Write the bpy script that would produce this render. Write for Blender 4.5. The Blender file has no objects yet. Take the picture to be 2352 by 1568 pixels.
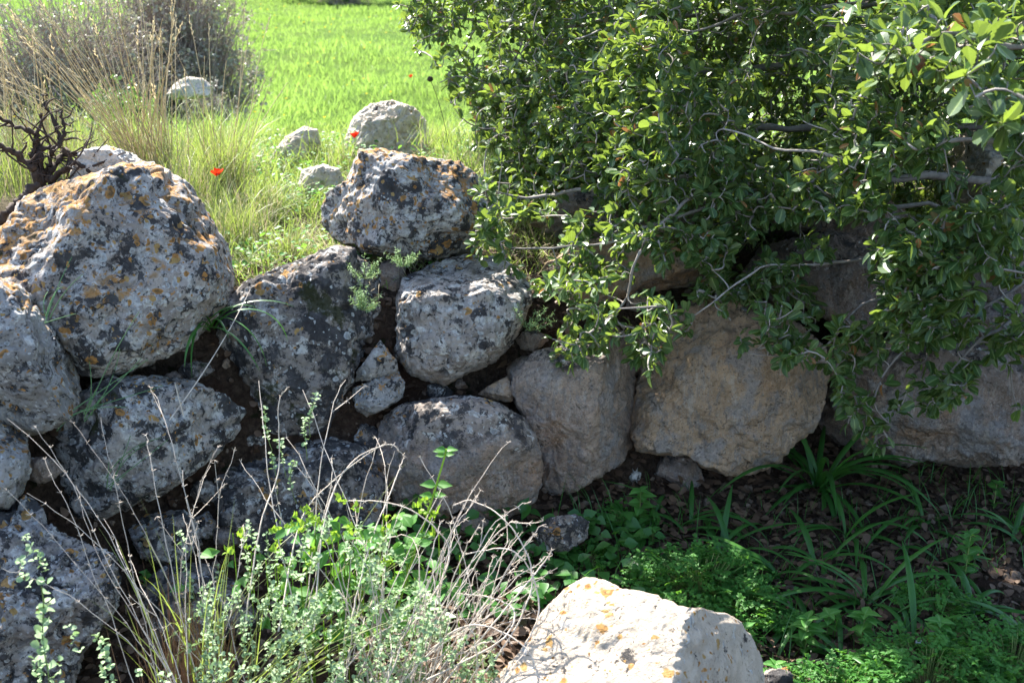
import bpy, bmesh, math, random
import numpy as np
from mathutils import Vector
R = np.random.RandomState(7)
random.seed(7)
C = bpy.context.scene.collection
rad = math.radians

# ------------------------------------------------------------------ camera
CAM = np.array([0.0, 0.0, 1.65]); PITCH = rad(20); FPX = 2839.0
FW = np.array([0, math.cos(PITCH), -math.sin(PITCH)]); UP = np.array([0, math.sin(PITCH), math.cos(PITCH)]); RT = np.array([1.0, 0, 0])
cd = bpy.data.cameras.new('camera'); cam = bpy.data.objects.new('camera', cd); C.objects.link(cam)
cam.location = CAM; cam.rotation_euler = (rad(90) - PITCH, 0, 0)
cd.sensor_width = 36; cd.lens = 18 / math.tan(rad(22.5)); cd.clip_end = 1000; cd.clip_start = 0.05
cd.dof.use_dof = True; cd.dof.focus_distance = 3.2; cd.dof.aperture_fstop = 6.7
bpy.context.scene.camera = cam

def at(px, py, Y):
    d = (px - 1176) / FPX * RT + (784 - py) / FPX * UP + FW
    return CAM + d * (Y / d[1])
def atv(px, py, Y):
    px = np.asarray(px, float); py = np.asarray(py, float); Y = np.asarray(Y, float) + 0 * px
    d = ((px - 1176) / FPX)[:, None] * RT + ((784 - py) / FPX)[:, None] * UP + FW
    return CAM + d * (Y / d[:, 1])[:, None]

# ------------------------------------------------------------------ helpers
def tag(o, label=None, cat=None, group=None, kind=None):
    if label: o['label'] = label
    if cat: o['category'] = cat
    if group: o['group'] = group
    if kind: o['kind'] = kind
    return o
def empty(name, loc, label=None, cat=None, group=None):
    o = bpy.data.objects.new(name, None); C.objects.link(o); o.location = loc; o.empty_display_size = .05
    return tag(o, label, cat, group)
def mk(name, V, Fs, mat, parent=None, attrs=None, smooth=True, origin=None):
    """V (n,3) world coords, Fs list of (m,k) int arrays"""
    V = np.asarray(V, np.float32)
    if not isinstance(Fs, list): Fs = [Fs]
    if origin is None:
        if parent is not None: origin = np.array(parent.matrix_basis.translation) if parent.parent is None else np.array(parent.parent.location) + np.array(parent.location)
        else: origin = np.array([V[:, 0].mean(), V[:, 1].mean(), V[:, 2].min()])
    origin = np.asarray(origin, np.float32)
    me = bpy.data.meshes.new(name)
    me.vertices.add(len(V)); me.vertices.foreach_set('co', (V - origin).ravel())
    li = np.concatenate([f.ravel() for f in Fs]).astype(np.int32)
    tot = np.concatenate([np.full(len(f), f.shape[1], np.int32) for f in Fs])
    st = np.concatenate([[0], np.cumsum(tot)[:-1]]).astype(np.int32)
    me.loops.add(len(li)); me.loops.foreach_set('vertex_index', li)
    me.polygons.add(len(tot)); me.polygons.foreach_set('loop_start', st); me.polygons.foreach_set('loop_total', tot)
    me.polygons.foreach_set('use_smooth', np.full(len(tot), smooth))
    me.update(calc_edges=True); me.validate()
    if attrs:
        for k, a in attrs.items():
            at_ = me.attributes.new(k, 'FLOAT', 'POINT'); at_.data.foreach_set('value', np.asarray(a, np.float32))
    me.materials.append(mat)
    o = bpy.data.objects.new(name, me); C.objects.link(o)
    if parent is not None:
        o.parent = parent; o.location = (0, 0, 0)
    else: o.location = origin
    return o

def hsh(ix, iy, iz, s=0):
    h = (ix * 374761393 + iy * 668265263 + iz * 2147483647 + s * 974634777) & 0xFFFFFFFF
    h = ((h ^ (h >> 13)) * 1274126177) & 0xFFFFFFFF
    h = ((h ^ (h >> 16)) * 2246822519) & 0xFFFFFFFF
    return ((h ^ (h >> 15)) & 0xFFFFFF) / float(0xFFFFFF)
def vnoise(P, s=0):
    I = np.floor(P).astype(np.int64); f = P - I; f = f * f * f * (f * (f * 6 - 15) + 10)
    r = 0
    for dx in (0, 1):
        for dy in (0, 1):
            for dz in (0, 1):
                w = (f[:, 0] if dx else 1 - f[:, 0]) * (f[:, 1] if dy else 1 - f[:, 1]) * (f[:, 2] if dz else 1 - f[:, 2])
                r = r + w * hsh(I[:, 0] + dx, I[:, 1] + dy, I[:, 2] + dz, s)
    return r * 2 - 1
ROT = np.array([[.36, .48, -.8], [-.8, .6, 0], [.48, .64, .6]])
def fbm(P, o=4, s=0, g=.5):
    r = 0; a = 1; Q = P.copy()
    for i in range(o):
        r = r + a * vnoise(Q, s + i); Q = Q @ ROT * 2.03 + 11.3; a *= g
    return r
def worley(P, s=0):
    I = np.floor(P).astype(np.int64); best = np.full(len(P), 9.)
    for dx in (-1, 0, 1):
        for dy in (-1, 0, 1):
            for dz in (-1, 0, 1):
                c = I + [dx, dy, dz]
                p = c + np.stack([hsh(c[:, 0], c[:, 1], c[:, 2], s + k) for k in (1, 2, 3)], 1)
                best = np.minimum(best, ((p - P) ** 2).sum(1))
    return np.sqrt(best)
def sstep(a, b, x):
    t = np.clip((x - a) / (b - a), 0, 1); return t * t * (3 - 2 * t)
def unit(v): return v / np.maximum(np.linalg.norm(v, axis=-1, keepdims=True), 1e-9)
def inpoly(x, y, poly):
    x = np.asarray(x); y = np.asarray(y); r = np.zeros(x.shape, bool); n = len(poly)
    for i in range(n):
        x1, y1 = poly[i]; x2, y2 = poly[(i + 1) % n]
        c = ((y1 > y) != (y2 > y)) & (x < (x2 - x1) * (y - y1) / (y2 - y1 + 1e-12) + x1); r ^= c
    return r

# ------------------------------------------------------------------ materials
class NT:
    def __init__(s, name):
        s.m = bpy.data.materials.new(name); s.m.use_nodes = True; s.t = s.m.node_tree; s.t.nodes.clear()
        s.out = s.n('ShaderNodeOutputMaterial')
    def n(s, ty, **kw):
        x = s.t.nodes.new(ty)
        for k, v in kw.items(): setattr(x, k, v)
        return x
    def put(s, sock, v):
        if hasattr(v, 'is_linked') or isinstance(v, bpy.types.NodeSocket): s.t.links.new(v, sock)
        elif isinstance(v, (tuple, list)) and len(v) == 3 and sock.type == 'RGBA': sock.default_value = (*v, 1)
        else: sock.default_value = v
    def noise(s, vec, scale, detail=4, rough=.55, dist=0):
        x = s.n('ShaderNodeTexNoise'); s.put(x.inputs['Vector'], vec)
        x.inputs['Scale'].default_value = scale; x.inputs['Detail'].default_value = detail
        x.inputs['Roughness'].default_value = rough; x.inputs['Distortion'].default_value = dist
        return x.outputs['Fac']
    def noisec(s, vec, scale, detail=3):
        x = s.n('ShaderNodeTexNoise'); s.put(x.inputs['Vector'], vec); x.inputs['Scale'].default_value = scale; x.inputs['Detail'].default_value = detail
        return x.outputs['Color']
    def voro(s, vec, scale, feature='F1'):
        x = s.n('ShaderNodeTexVoronoi', feature=feature); s.put(x.inputs['Vector'], vec); x.inputs['Scale'].default_value = scale
        return x.outputs['Distance'], (x.outputs['Color'] if feature == 'F1' else None)
    def math(s, op, a, b=0.0, c=0.0):
        x = s.n('ShaderNodeMath', operation=op); s.put(x.inputs[0], a); s.put(x.inputs[1], b); s.put(x.inputs[2], c); return x.outputs[0]
    def rng(s, v, a, b, c=0., d=1.):
        x = s.n('ShaderNodeMapRange', interpolation_type='SMOOTHSTEP'); s.put(x.inputs[0], v)
        for i, q in enumerate((a, b, c, d)): s.put(x.inputs[i + 1], q)
        return x.outputs[0]
    def mix(s, f, a, b, bt='MIX'):
        x = s.n('ShaderNodeMix', data_type='RGBA', blend_type=bt); s.put(x.inputs[0], f); s.put(x.inputs[6], a); s.put(x.inputs[7], b); return x.outputs[2]
    def vadd(s, a, b):
        x = s.n('ShaderNodeVectorMath', operation='ADD'); s.put(x.inputs[0], a); s.put(x.inputs[1], b); return x.outputs[0]
    def vscale(s, a, k):
        x = s.n('ShaderNodeVectorMath', operation='SCALE'); s.put(x.inputs[0], a); s.put(x.inputs[3], k); return x.outputs[0]
    def sep(s, v):
        x = s.n('ShaderNodeSeparateXYZ'); s.put(x.inputs[0], v); return x.outputs
    def bump(s, h, strength=.5, dist=.01, prev=None):
        x = s.n('ShaderNodeBump'); s.put(x.inputs['Height'], h); x.inputs['Strength'].default_value = strength; x.inputs['Distance'].default_value = dist
        if prev is not None: s.put(x.inputs['Normal'], prev)
        return x.outputs[0]
    def prin(s, col, rough=.9, spec=.3, nrm=None):
        x = s.n('ShaderNodeBsdfPrincipled'); s.put(x.inputs['Base Color'], col); s.put(x.inputs['Roughness'], rough)
        x.inputs['Specular IOR Level'].default_value = spec
        if nrm is not None: s.put(x.inputs['Normal'], nrm)
        return x.outputs[0]
    def done(s, sh): s.t.links.new(sh, s.out.inputs[0]); return s.m
    def attr(s, name): return s.n('ShaderNodeAttribute', attribute_name=name).outputs['Fac']

def rockmat(name, A, B, dark=.5, pale=.5, orange=.3, moss=.2, clean=0., cleancol=(.36, .27, .2), topor=0.):
    """A,B stone colours; dark/pale/orange/moss lichen amounts 0..1; clean = height fraction below which the bare stone shows"""
    t = NT(name); tc = t.n('ShaderNodeTexCoord'); oi = t.n('ShaderNodeObjectInfo')
    vo = t.vadd(tc.outputs['Object'], t.vscale(t.mix(1., (0, 0, 0), (3.1, 7.7, 5.3)), t.math('MULTIPLY', oi.outputs['Random'], 9.)))
    vd = t.vadd(vo, t.vscale(t.noisec(vo, 30, 3), .035))
    g = t.sep(tc.outputs['Generated'])[2]; nz = t.sep(t.n('ShaderNodeNewGeometry').outputs['Normal'])[2]
    n1 = t.noise(vo, 7, 6, .6); nf = t.noise(vo, 90, 5, .7); nm = t.noise(vo, 26, 6, .68)
    col = t.mix(t.rng(n1, .35, .65), A, B)
    col = t.mix(t.rng(nm, .42, .62, 0, .5), col, tuple(min(1, x * 1.35) for x in A))
    col = t.mix(t.rng(nf, .58, .7, 0, .55), col, tuple(x * .45 for x in B))
    # living crust only above the 'clean' line
    gn = t.math('ADD', g, t.math('MULTIPLY', t.math('SUBTRACT', n1, .5), .7))
    live = t.rng(gn, clean - .09, clean + .09) if clean > 0 else 1.0
    def gate(f): return t.math('MULTIPLY', f, live) if clean > 0 else f
    # bluish grey and pale crusts
    p1 = t.noise(vd, 24, 8, .66); k = .65 - .24 * pale
    pm = t.rng(p1, k, k + .045)
    pc = t.mix(t.rng(t.noise(vo, 45, 4, .7), .4, .6), (.56, .54, .50), (.31, .30, .29))
    col = t.mix(gate(pm), col, pc)
    # black crust
    d1 = t.noise(vd, 15, 9, .70); k = .665 - .27 * dark
    dm = t.rng(d1, k, k + .05)
    d2 = t.noise(vo, 62, 6, .72); k = .655 - .16 * dark
    dm2 = t.rng(d2, k, k + .05)
    dmx = t.math('MAXIMUM', dm, dm2)
    dc = t.mix(t.rng(nm, .35, .65), (.018, .018, .021), (.06, .058, .06))
    col = t.mix(gate(t.math('MULTIPLY', dmx, .93)), col, dc)
    # round pale rosettes at two sizes
    for sc, r0, r1, th, cc in ((32, .10, .34, 1 - .45 * pale, (.46, .47, .46)), (75, .10, .36, 1 - .6 * pale, (.54, .55, .54))):
        dd, dcol = t.voro(vd, sc); s_ = t.sep(dcol)
        rr = t.math('MULTIPLY_ADD', s_[1], r1 - r0, r0)
        mk_ = t.math('MULTIPLY', t.rng(t.math('SUBTRACT', dd, rr), .03, -.03), t.math('GREATER_THAN', s_[0], th))
        ringc = t.mix(t.rng(t.math('DIVIDE', dd, rr), .3, .9), tuple(x * .62 for x in cc), cc)
        col = t.mix(gate(t.math('MULTIPLY', mk_, .9)), col, ringc)
    # orange rosettes and crust
    if orange > 0:
        area = t.noise(vo, 8, 4, .6)
        area = t.math('ADD', area, t.math('MULTIPLY', t.math('MAXIMUM', nz, 0.), .10 + .25 * topor))
        for sc, r0, r1, th in ((27, .08, .38, .62), (60, .10, .38, .55)):
            dd, dcol = t.voro(t.vadd(vd, (3.3, 1.7, .4)), sc); s_ = t.sep(dcol)
            rr = t.math('MULTIPLY_ADD', s_[1], r1 - r0, r0)
            k = .64 - .22 * orange
            mk_ = t.math('MULTIPLY', t.rng(t.math('SUBTRACT', dd, rr), .04, -.04), t.math('GREATER_THAN', t.math('MULTIPLY_ADD', s_[0], .16, area), k + .12))
            oc = t.mix(t.rng(t.math('DIVIDE', dd, rr), .25, .85), (.17, .105, .05), (.42, .21, .065))
            oc = t.mix(t.rng(s_[2], .3, .9), oc, (.40, .26, .10))
            col = t.mix(gate(mk_), col, oc)
        k = .86 - .2 * orange - .03 * topor
        cr = t.math('MULTIPLY', t.rng(area, k, k + .08), t.rng(t.noise(vd, 34, 6, .72), .43, .52))
        col = t.mix(gate(cr), col, t.mix(t.rng(nm, .4, .6), (.44, .22, .07), (.34, .23, .13)))
    if moss > 0:
        mm = t.rng(t.noise(t.vadd(vo, (9, 2, 1)), 6, 7, .66), .70 - .2 * moss, .74 - .2 * moss)
        col = t.mix(t.math('MULTIPLY', mm, .85), col, t.mix(nf, (.012, .016, .005), (.045, .05, .012)))
    if clean > 0:
        cm = t.rng(gn, clean + .12, clean - .12)
        cc = t.mix(t.rng(nm, .35, .65), cleancol, tuple(x * .6 for x in cleancol))
        cc = t.mix(t.rng(t.noise(vo, 11, 5, .6), .5, .62, 0, .7), cc, (.25, .25, .26))
        stv = t.n('ShaderNodeMapping'); t.put(stv.inputs[0], vo); stv.inputs[3].default_value = (1.6, 1., .45); stv.inputs[2].default_value = (0, .25, 0)
        cc = t.mix(t.rng(t.noise(stv.outputs[0], 34, 8, .74), .50, .60, 0, .75), cc, (.19, .175, .165))
        cc = t.mix(t.rng(t.noise(stv.outputs[0], 16, 8, .72), .56, .62, 0, .55), cc, (.46, .40, .34))
        cc = t.mix(t.rng(t.noise(vo, 5, 6, .65), .55, .66, 0, .6), cc, (.33, .19, .10))
        cc = t.mix(t.rng(nf, .53, .66, 0, .75), cc, (.09, .075, .06))
        cc = t.mix(t.rng(t.noise(vo, 190, 4, .8), .52, .64, 0, .5), cc, (.52, .47, .41))
        col = t.mix(t.math('MULTIPLY', cm, .9), col, cc)
    h = t.math('ADD', t.math('MULTIPLY', nf, .5), t.math('ADD', nm, t.math('MULTIPLY', dmx, -.25)))
    h = t.math('ADD', h, t.math('MULTIPLY', t.noise(vo, 230, 3, .7), .25))
    ce, _ = t.voro(t.vadd(vo, t.vscale(t.noisec(vo, 5, 5), .5)), 4.5, 'DISTANCE_TO_EDGE')
    ck = t.math('MULTIPLY', t.rng(ce, .016, .003), t.rng(t.noise(vo, 4, 2), .60, .68))
    col = t.mix(t.math('MULTIPLY', ck, .8), col, (.03, .025, .02))
    pt, _ = t.voro(vd, 95); pit = t.math('MULTIPLY', t.rng(pt, .34, .12), t.rng(t.noise(vo, 18, 3), .5, .6))
    col = t.mix(t.math('MULTIPLY', pit, .5), col, (.05, .04, .035))
    h = t.math('SUBTRACT', h, t.math('ADD', t.math('MULTIPLY', ck, .7), t.math('MULTIPLY', pit, .5)))
    h = t.math('ADD', h, t.math('MULTIPLY', t.noise(vo, 48, 8, .78), 1.1))
    nr = t.bump(h, .85, .011)
    return t.done(t.prin(col, .92, .2, nr))

def leafmat(name, c1, c2, tr, rough=.4, spec=.5, tw=.4, mid=None, odd=None, back=None):
    t = NT(name); r = t.attr('rnd')
    col = t.mix(r, c1, c2)
    if odd: col = t.mix(t.math('GREATER_THAN', r, .985), col, odd)
    trc = t.mix(r, tr, tuple(x * .7 for x in tr))
    if odd: trc = t.mix(t.math('GREATER_THAN', r, .985), trc, odd)
    tc = t.n('ShaderNodeTexCoord')
    n = t.noise(tc.outputs['Object'], 60, 3)
    col = t.mix(t.rng(n, .3, .7, 0, .35), col, tuple(x * .7 for x in c1))
    if mid: col = t.mix(t.rng(t.attr('mid'), .80, .93, 0, .8), col, mid)
    if back:
        bf = t.n('ShaderNodeNewGeometry').outputs['Backfacing']; col = t.mix(t.math('MULTIPLY', bf, .6), col, back)
    p = t.prin(col, rough, spec, t.bump(n, .15, .002))
    x = t.n('ShaderNodeBsdfTranslucent'); t.put(x.inputs[0], trc)
    m = t.n('ShaderNodeMixShader'); m.inputs[0].default_value = tw
    t.t.links.new(p, m.inputs[1]); t.t.links.new(x.outputs[0], m.inputs[2])
    return t.done(m.outputs[0])
def stemmat(name, c1, c2, rough=.8, spec=.2, scale=40):
    t = NT(name); tc = t.n('ShaderNodeTexCoord'); n = t.noise(tc.outputs['Object'], scale, 5, .7)
    col = t.mix(t.rng(n, .35, .65), c1, c2)
    col = t.mix(t.math('MULTIPLY', t.attr('rnd'), .6), col, tuple(x * .45 for x in c2))
    return t.done(t.prin(col, rough, spec, t.bump(n, .5, .004)))

# ------------------------------------------------------------------ generators
def tubes(P, Rd, sides=5):
    """P (n,k,3), Rd (n,k)"""
    P = np.asarray(P, float); n, k, _ = P.shape
    T = unit(np.gradient(P, axis=1)); ref = np.where(np.abs(T[:, :, 2:3]) > .9, np.array([1., 0, 0]), np.array([0, 0, 1.]))
    U = unit(np.cross(T, ref)); W = np.cross(T, U)
    a = np.arange(sides) * 2 * np.pi / sides
    V = P[:, :, None, :] + Rd[:, :, None, None] * (np.cos(a)[None, None, :, None] * U[:, :, None, :] + np.sin(a)[None, None, :, None] * W[:, :, None, :])
    idx = np.arange(n * k * sides).reshape(n, k, sides); j = np.roll(np.arange(sides), -1)
    F = np.stack([idx[:, :-1, :], idx[:, :-1, j], idx[:, 1:, j], idx[:, 1:, :]], -1).reshape(-1, 4)
    return V.reshape(-1, 3), F
def bez(a, b, c, k):
    """quadratic beziers a,b,c (n,3) -> (n,k,3)"""
    t = np.linspace(0, 1, k)[None, :, None]; a, b, c = a[:, None], b[:, None], c[:, None]
    return (1 - t) ** 2 * a + 2 * t * (1 - t) * b + t * t * c
def resample(pts, k):
    pts = np.asarray(pts, float); n = len(pts)
    # catmull-rom
    Q = np.vstack([2 * pts[0] - pts[1], pts, 2 * pts[-1] - pts[-2]]); u = np.linspace(0, n - 1 - 1e-6, k); i = u.astype(int); f = (u - i)[:, None]
    p0, p1, p2, p3 = Q[i], Q[i + 1], Q[i + 2], Q[i + 3]
    return .5 * (2 * p1 + (p2 - p0) * f + (2 * p0 - 5 * p1 + 4 * p2 - p3) * f ** 2 + (3 * p1 - p0 - 3 * p2 + p3) * f ** 3)
def blades(base, H, az, lean, curve, width, segs=5, fold=False, wmode='taper', twist=None):
    base = np.asarray(base, float); n = len(base); H = np.broadcast_to(H, n); az = np.broadcast_to(az, n); lean = np.broadcast_to(lean, n); curve = np.broadcast_to(curve, n); width = np.broadcast_to(width, n)
    t = np.linspace(0, 1, segs + 1); ph = lean[:, None] + curve[:, None] * (t[None] ** (.9 if fold else 1.4))
    dl = (H / segs)[:, None]
    hx = np.concatenate([np.zeros((n, 1)), np.cumsum(np.sin(ph[:, :-1] * .5 + ph[:, 1:] * .5) * dl, 1)], 1)
    hz = np.concatenate([np.zeros((n, 1)), np.cumsum(np.cos(ph[:, :-1] * .5 + ph[:, 1:] * .5) * dl, 1)], 1)
    D = np.stack([np.cos(az), np.sin(az), 0 * az], 1)
    P = base[:, None, :] + hx[:, :, None] * D[:, None, :] + hz[:, :, None] * np.array([0, 0, 1.])
    tw = np.zeros(n) if twist is None else twist
    S = np.stack([-np.sin(az + tw), np.cos(az + tw), 0 * az], 1)
    w = (1 - t ** 2.2) if wmode == 'taper' else np.minimum(1, .55 + 1.2 * t) * (1 - t ** 4)
    w = np.maximum(w, .04)[None, :] * width[:, None] / 2
    L = P - S[:, None, :] * w[:, :, None]; Rr = P + S[:, None, :] * w[:, :, None]
    if fold:
        N = np.cross(np.broadcast_to(S[:, None, :], P.shape), unit(np.gradient(P, axis=1))); M = P - N * w[:, :, None] * .45
        V = np.stack([L, M, Rr], 2); m = 3
    else: V = np.stack([L, Rr], 2); m = 2
    idx = np.arange(n * (segs + 1) * m).reshape(n, segs + 1, m)
    F = [np.stack([idx[:, :-1, c], idx[:, :-1, c + 1], idx[:, 1:, c + 1], idx[:, 1:, c]], -1).reshape(-1, 4) for c in range(m - 1)]
    return V.reshape(-1, 3), np.concatenate(F), np.repeat(R.rand(n), (segs + 1) * m)
def leaf_tpl(st, fold=.18, droop=.12, serr=0.):
    """st: list of (t, halfwidth)"""
    V = []; F = []; mid = []
    for i, (t, w) in enumerate(st):
        z = -droop * t * t
        if w < 1e-6: V.append((t, 0, z)); mid.append(1)
        else:
            V += [(t - serr * (i % 2), -w, z + fold * w), (t, 0, z), (t - serr * (i % 2), w, z + fold * w)]; mid += [0, 1, 0]
    return V, st, mid
def make_tpl(st, fold=.3, droop=.15):
    V = [(st[0][0], 0, 0)]; mid = [1.]; F3 = []; F4 = []
    prev = None
    for (t, w) in st[1:-1]:
        z = -droop * t * t; b = len(V); V += [(t, -w, z + fold * w), (t, 0, z), (t, w, z + fold * w)]; mid += [0, 1., 0]
        if prev is None: F3 += [(0, b, b + 1), (0, b + 1, b + 2)]
        else: F4 += [(prev, b, b + 1, prev + 1), (prev + 1, b + 1, b + 2, prev + 2)]
        prev = b
    b = len(V); V.append((st[-1][0], 0, -droop)); mid.append(1.); F3 += [(prev, b, prev + 1), (prev + 1, b, prev + 2)]
    return np.array(V), np.array(F3), np.array(F4) if F4 else None, np.array(mid)
def leaves(tpl, pos, dr, nrm, sc, wsc=None):
    V, F3, F4, mid = tpl; n = len(pos); X = unit(dr); Y = unit(np.cross(nrm, X)); Z = np.cross(X, Y)
    sc = np.broadcast_to(sc, n); ws = sc if wsc is None else sc * wsc
    W = pos[:, None, :] + V[None, :, 0:1] * (X * sc[:, None])[:, None, :] + V[None, :, 1:2] * (Y * ws[:, None])[:, None, :] + V[None, :, 2:3] * (Z * sc[:, None])[:, None, :]
    off = (np.arange(n) * len(V))[:, None, None]
    Fs = [(F3[None] + off).reshape(-1, 3)]
    if F4 is not None: Fs.append((F4[None] + off).reshape(-1, 4))
    return W.reshape(-1, 3), Fs, np.repeat(R.rand(n), len(V)), np.tile(mid, n)
OAK = make_tpl([(0, 0), (.12, .03), (.26, .15), (.34, .145), (.46, .22), (.52, .20), (.64, .265), (.70, .235), (.82, .25), (.88, .18), (.95, .13), (1, 0)], .30, .16)
OAKN = make_tpl([(0, 0), (.10, .03), (.3, .13), (.5, .17), (.7, .165), (.88, .10), (1, 0)], .55, .40)
OAKR = make_tpl([(0, 0), (.08, .05), (.22, .22), (.34, .23), (.5, .31), (.6, .28), (.76, .28), (.9, .16), (1, 0)], .18, -.12)
ROUND = make_tpl([(0, 0), (.15, .2), (.5, .42), (.85, .28), (1, 0)], .35, .2)
OVATE = make_tpl([(0, 0), (.1, .1), (.28, .30), (.45, .30), (.65, .22), (.85, .09), (1, 0)], .35, .2)
LANCE = make_tpl([(0, 0), (.3, .09), (.7, .09), (1, 0)], .3, .2)
PETAL = make_tpl([(0, 0), (.25, .2), (.6, .5), (.9, .4), (1, 0)], .35, -.3)
def rdir(n):
    return unit(R.normal(size=(n, 3)))
class Bag:
    """collects geometry into one mesh"""
    def __init__(s): s.V = []; s.F = {}; s.n = 0; s.r = []; s.m = []
    def add(s, V, Fs, rnd=None, mid=None):
        if not isinstance(Fs, list): Fs = [Fs]
        for f in Fs: s.F.setdefault(f.shape[1], []).append(f + s.n)
        s.V.append(V); s.n += len(V); s.r.append(np.full(len(V), R.rand()) if rnd is None else rnd); s.m.append(np.zeros(len(V)) if mid is None else mid); return s
    def build(s, name, mat, parent=None, smooth=True, origin=None):
        return mk(name, np.concatenate(s.V), [np.concatenate(f) for f in s.F.values()], mat, parent, {'rnd': np.concatenate(s.r), 'mid': np.concatenate(s.m)}, smooth, origin)

# ------------------------------------------------------------------ rocks
def ico(sub):
    bm = bmesh.new(); bmesh.ops.create_icosphere(bm, subdivisions=sub, radius=1)
    V = np.array([v.co[:] for v in bm.verts]); F = np.array([[v.index for v in f.verts] for f in bm.faces]); bm.free(); return unit(V), F
ICO = {k: ico(k) for k in (4, 5, 6, 7)}
def rock(name, poly, Y, mat, label, cat='boulder', group=None, thick=None, lump=1., eps=.62, cuts=6, rough=1.0, pits=0., sub=7, seed=0, planes=(), top=None, seams=0.):
    rs = np.random.RandomState(seed + 100)
    poly = np.array(poly, float)
    if group: poly = poly.mean(0) + (poly - poly.mean(0)) * (1.035 if Y < 4.4 else 1.)
    cx = (poly[:, 0].min() + poly[:, 0].max()) / 2; cy = (poly[:, 1].min() + poly[:, 1].max()) / 2
    a = np.arctan2(-(poly[:, 1] - cy), poly[:, 0] - cx); r = np.hypot(poly[:, 0] - cx, poly[:, 1] - cy)
    # densify the outline so long edges stay straight
    pp = []
    for i in range(len(poly)):
        p, q = poly[i], poly[(i + 1) % len(poly)]
        for k in range(8): pp.append(p + (q - p) * k / 8)
    pp = np.array(pp); a = np.arctan2(-(pp[:, 1] - cy), pp[:, 0] - cx); r = np.hypot(pp[:, 0] - cx, pp[:, 1] - cy)
    o = np.argsort(a); a = a[o]; r = r[o]
    c = at(cx, cy, Y); w = unit(CAM - c); v = unit(UP - w * (UP @ w)); u = np.cross(v, w)
    depth = (c - CAM) @ FW; s = depth / FPX * .965
    V, F = ICO[sub]
    th = np.arctan2(V[:, 1], V[:, 0]); Rr = np.interp(th, a, r, period=2 * np.pi) * s
    sn = np.sqrt(np.clip(1 - V[:, 2] ** 2, 0, 1)); size = np.median(r) * s
    # soften the outline near the front pole
    Rm = size; k = np.clip(sn, 0, 1)[:]; Rr = Rr * k + Rm * (1 - k)
    D = thick if thick else size * .85
    P = (Rr * sn ** eps)[:, None] * np.stack([np.cos(th), np.sin(th), 0 * th], 1)
    P[:, 2] = np.sign(V[:, 2]) * np.abs(V[:, 2]) ** eps * D
    Wd = P[:, :1] * u + P[:, 1:2] * v + P[:, 2:] * w
    # facets
    pl = [(np.array(n, float) / np.linalg.norm(n), d) for n, d in planes]
    for i in range(cuts):
        n = unit(np.array([rs.normal() * .95, rs.normal() * .95, .35 + rs.rand() * .8])); n = n[0] * u + n[1] * v + n[2] * w
        mx = (Wd @ n).max(); pl.append((n, mx * (.62 + .24 * rs.rand())))
    for n, d in pl:
        e = Wd @ n - d; k = size * .02
        e = np.where(e > -k, np.where(e > k, e, (e + k) ** 2 / (4 * k)), 0)
        Wd = Wd - e[:, None] * n * .95
    N = unit(Wd); so = seed * 17.31
    q = Wd / size
    disp = .075 * lump * fbm(q * 1.5 + so, 3) + .036 * lump * fbm(q * 4.3 + so, 3, 5)
    rd = 1 - np.abs(fbm(q * 3.1 + so, 3, 9)); disp = disp - .045 * rough * np.clip(rd - .78, 0, 1) * 3
    disp = disp + (.010 * fbm(q * 11 + so, 3, 13) + .004 * fbm(q * 28 + so, 3, 17)) * rough
    if pits:
        wl = worley(Wd / .035 + so, 3); wl2 = worley(Wd / .085 + so, 23)
        msk = sstep(-.1, .5, fbm(q * 2.2 + so, 2, 31) + .6 * (Wd @ np.array([0, 0, 1.])) / size)
        disp = disp - pits * msk * (.035 * (1 - sstep(.15, .6, wl)) + .08 * (1 - sstep(.1, .7, wl2)))
    if seams:
        ph = (Wd @ unit(np.array([.35, .2, 1.]))) / size * 5 + fbm(q * 2 + so, 2, 41); disp = disp - seams * .05 * np.clip(np.sin(ph * 3) - .6, 0, 1) / .4
    # leave the traced outline in place: drift less where the outline is seen edge-on
    Wd = Wd + N * (disp * size)[:, None]
    # pull the silhouette back onto the traced outline
    for it in range(7):
        rel = Wd + c - CAM; dz = rel @ FW; qx = 1176 + (rel @ RT) / dz * FPX - cx; qy = -(784 - (rel @ UP) / dz * FPX - cy)
        tb = np.arctan2(-(784 - (rel @ UP) / dz * FPX - cy), qx); rb = np.hypot(qx, 784 - (rel @ UP) / dz * FPX - cy)
        NBN = 120; bi = ((tb + np.pi) / (2 * np.pi) * NBN).astype(int) % NBN; mxr = np.zeros(NBN); np.maximum.at(mxr, bi, rb)
        ct = (np.arange(NBN) + .5) / NBN * 2 * np.pi - np.pi; tgt = np.interp(ct, a, r, period=2 * np.pi); ra = np.clip(tgt / np.maximum(mxr, 1), .7, 1.45)
        if it < 3: ra = (np.roll(ra, 1) + 2 * ra + np.roll(ra, -1)) / 4
        k = np.interp(tb, ct, ra, period=2 * np.pi); pu = Wd @ u; pv = Wd @ v; pw = Wd @ w
        wgt = sstep(.15, .8, rb / np.maximum(np.interp(tb, ct, mxr, period=2 * np.pi), 1)); k = 1 + (k - 1) * (.5 + .5 * wgt)
        Wd = (pu * k)[:, None] * u + (pv * k)[:, None] * v + pw[:, None] * w
    fine = .0028 * fbm(Wd * 45 + so, 3, 45) + .0013 * fbm(Wd * 140 + so, 2, 47); Wd = Wd + N * fine[:, None] * min(1.3, rough)
    o = mk(name, Wd + c, F, mat, None, None, True, origin=c)
    tag(o, label, cat, group)
    return o

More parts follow.
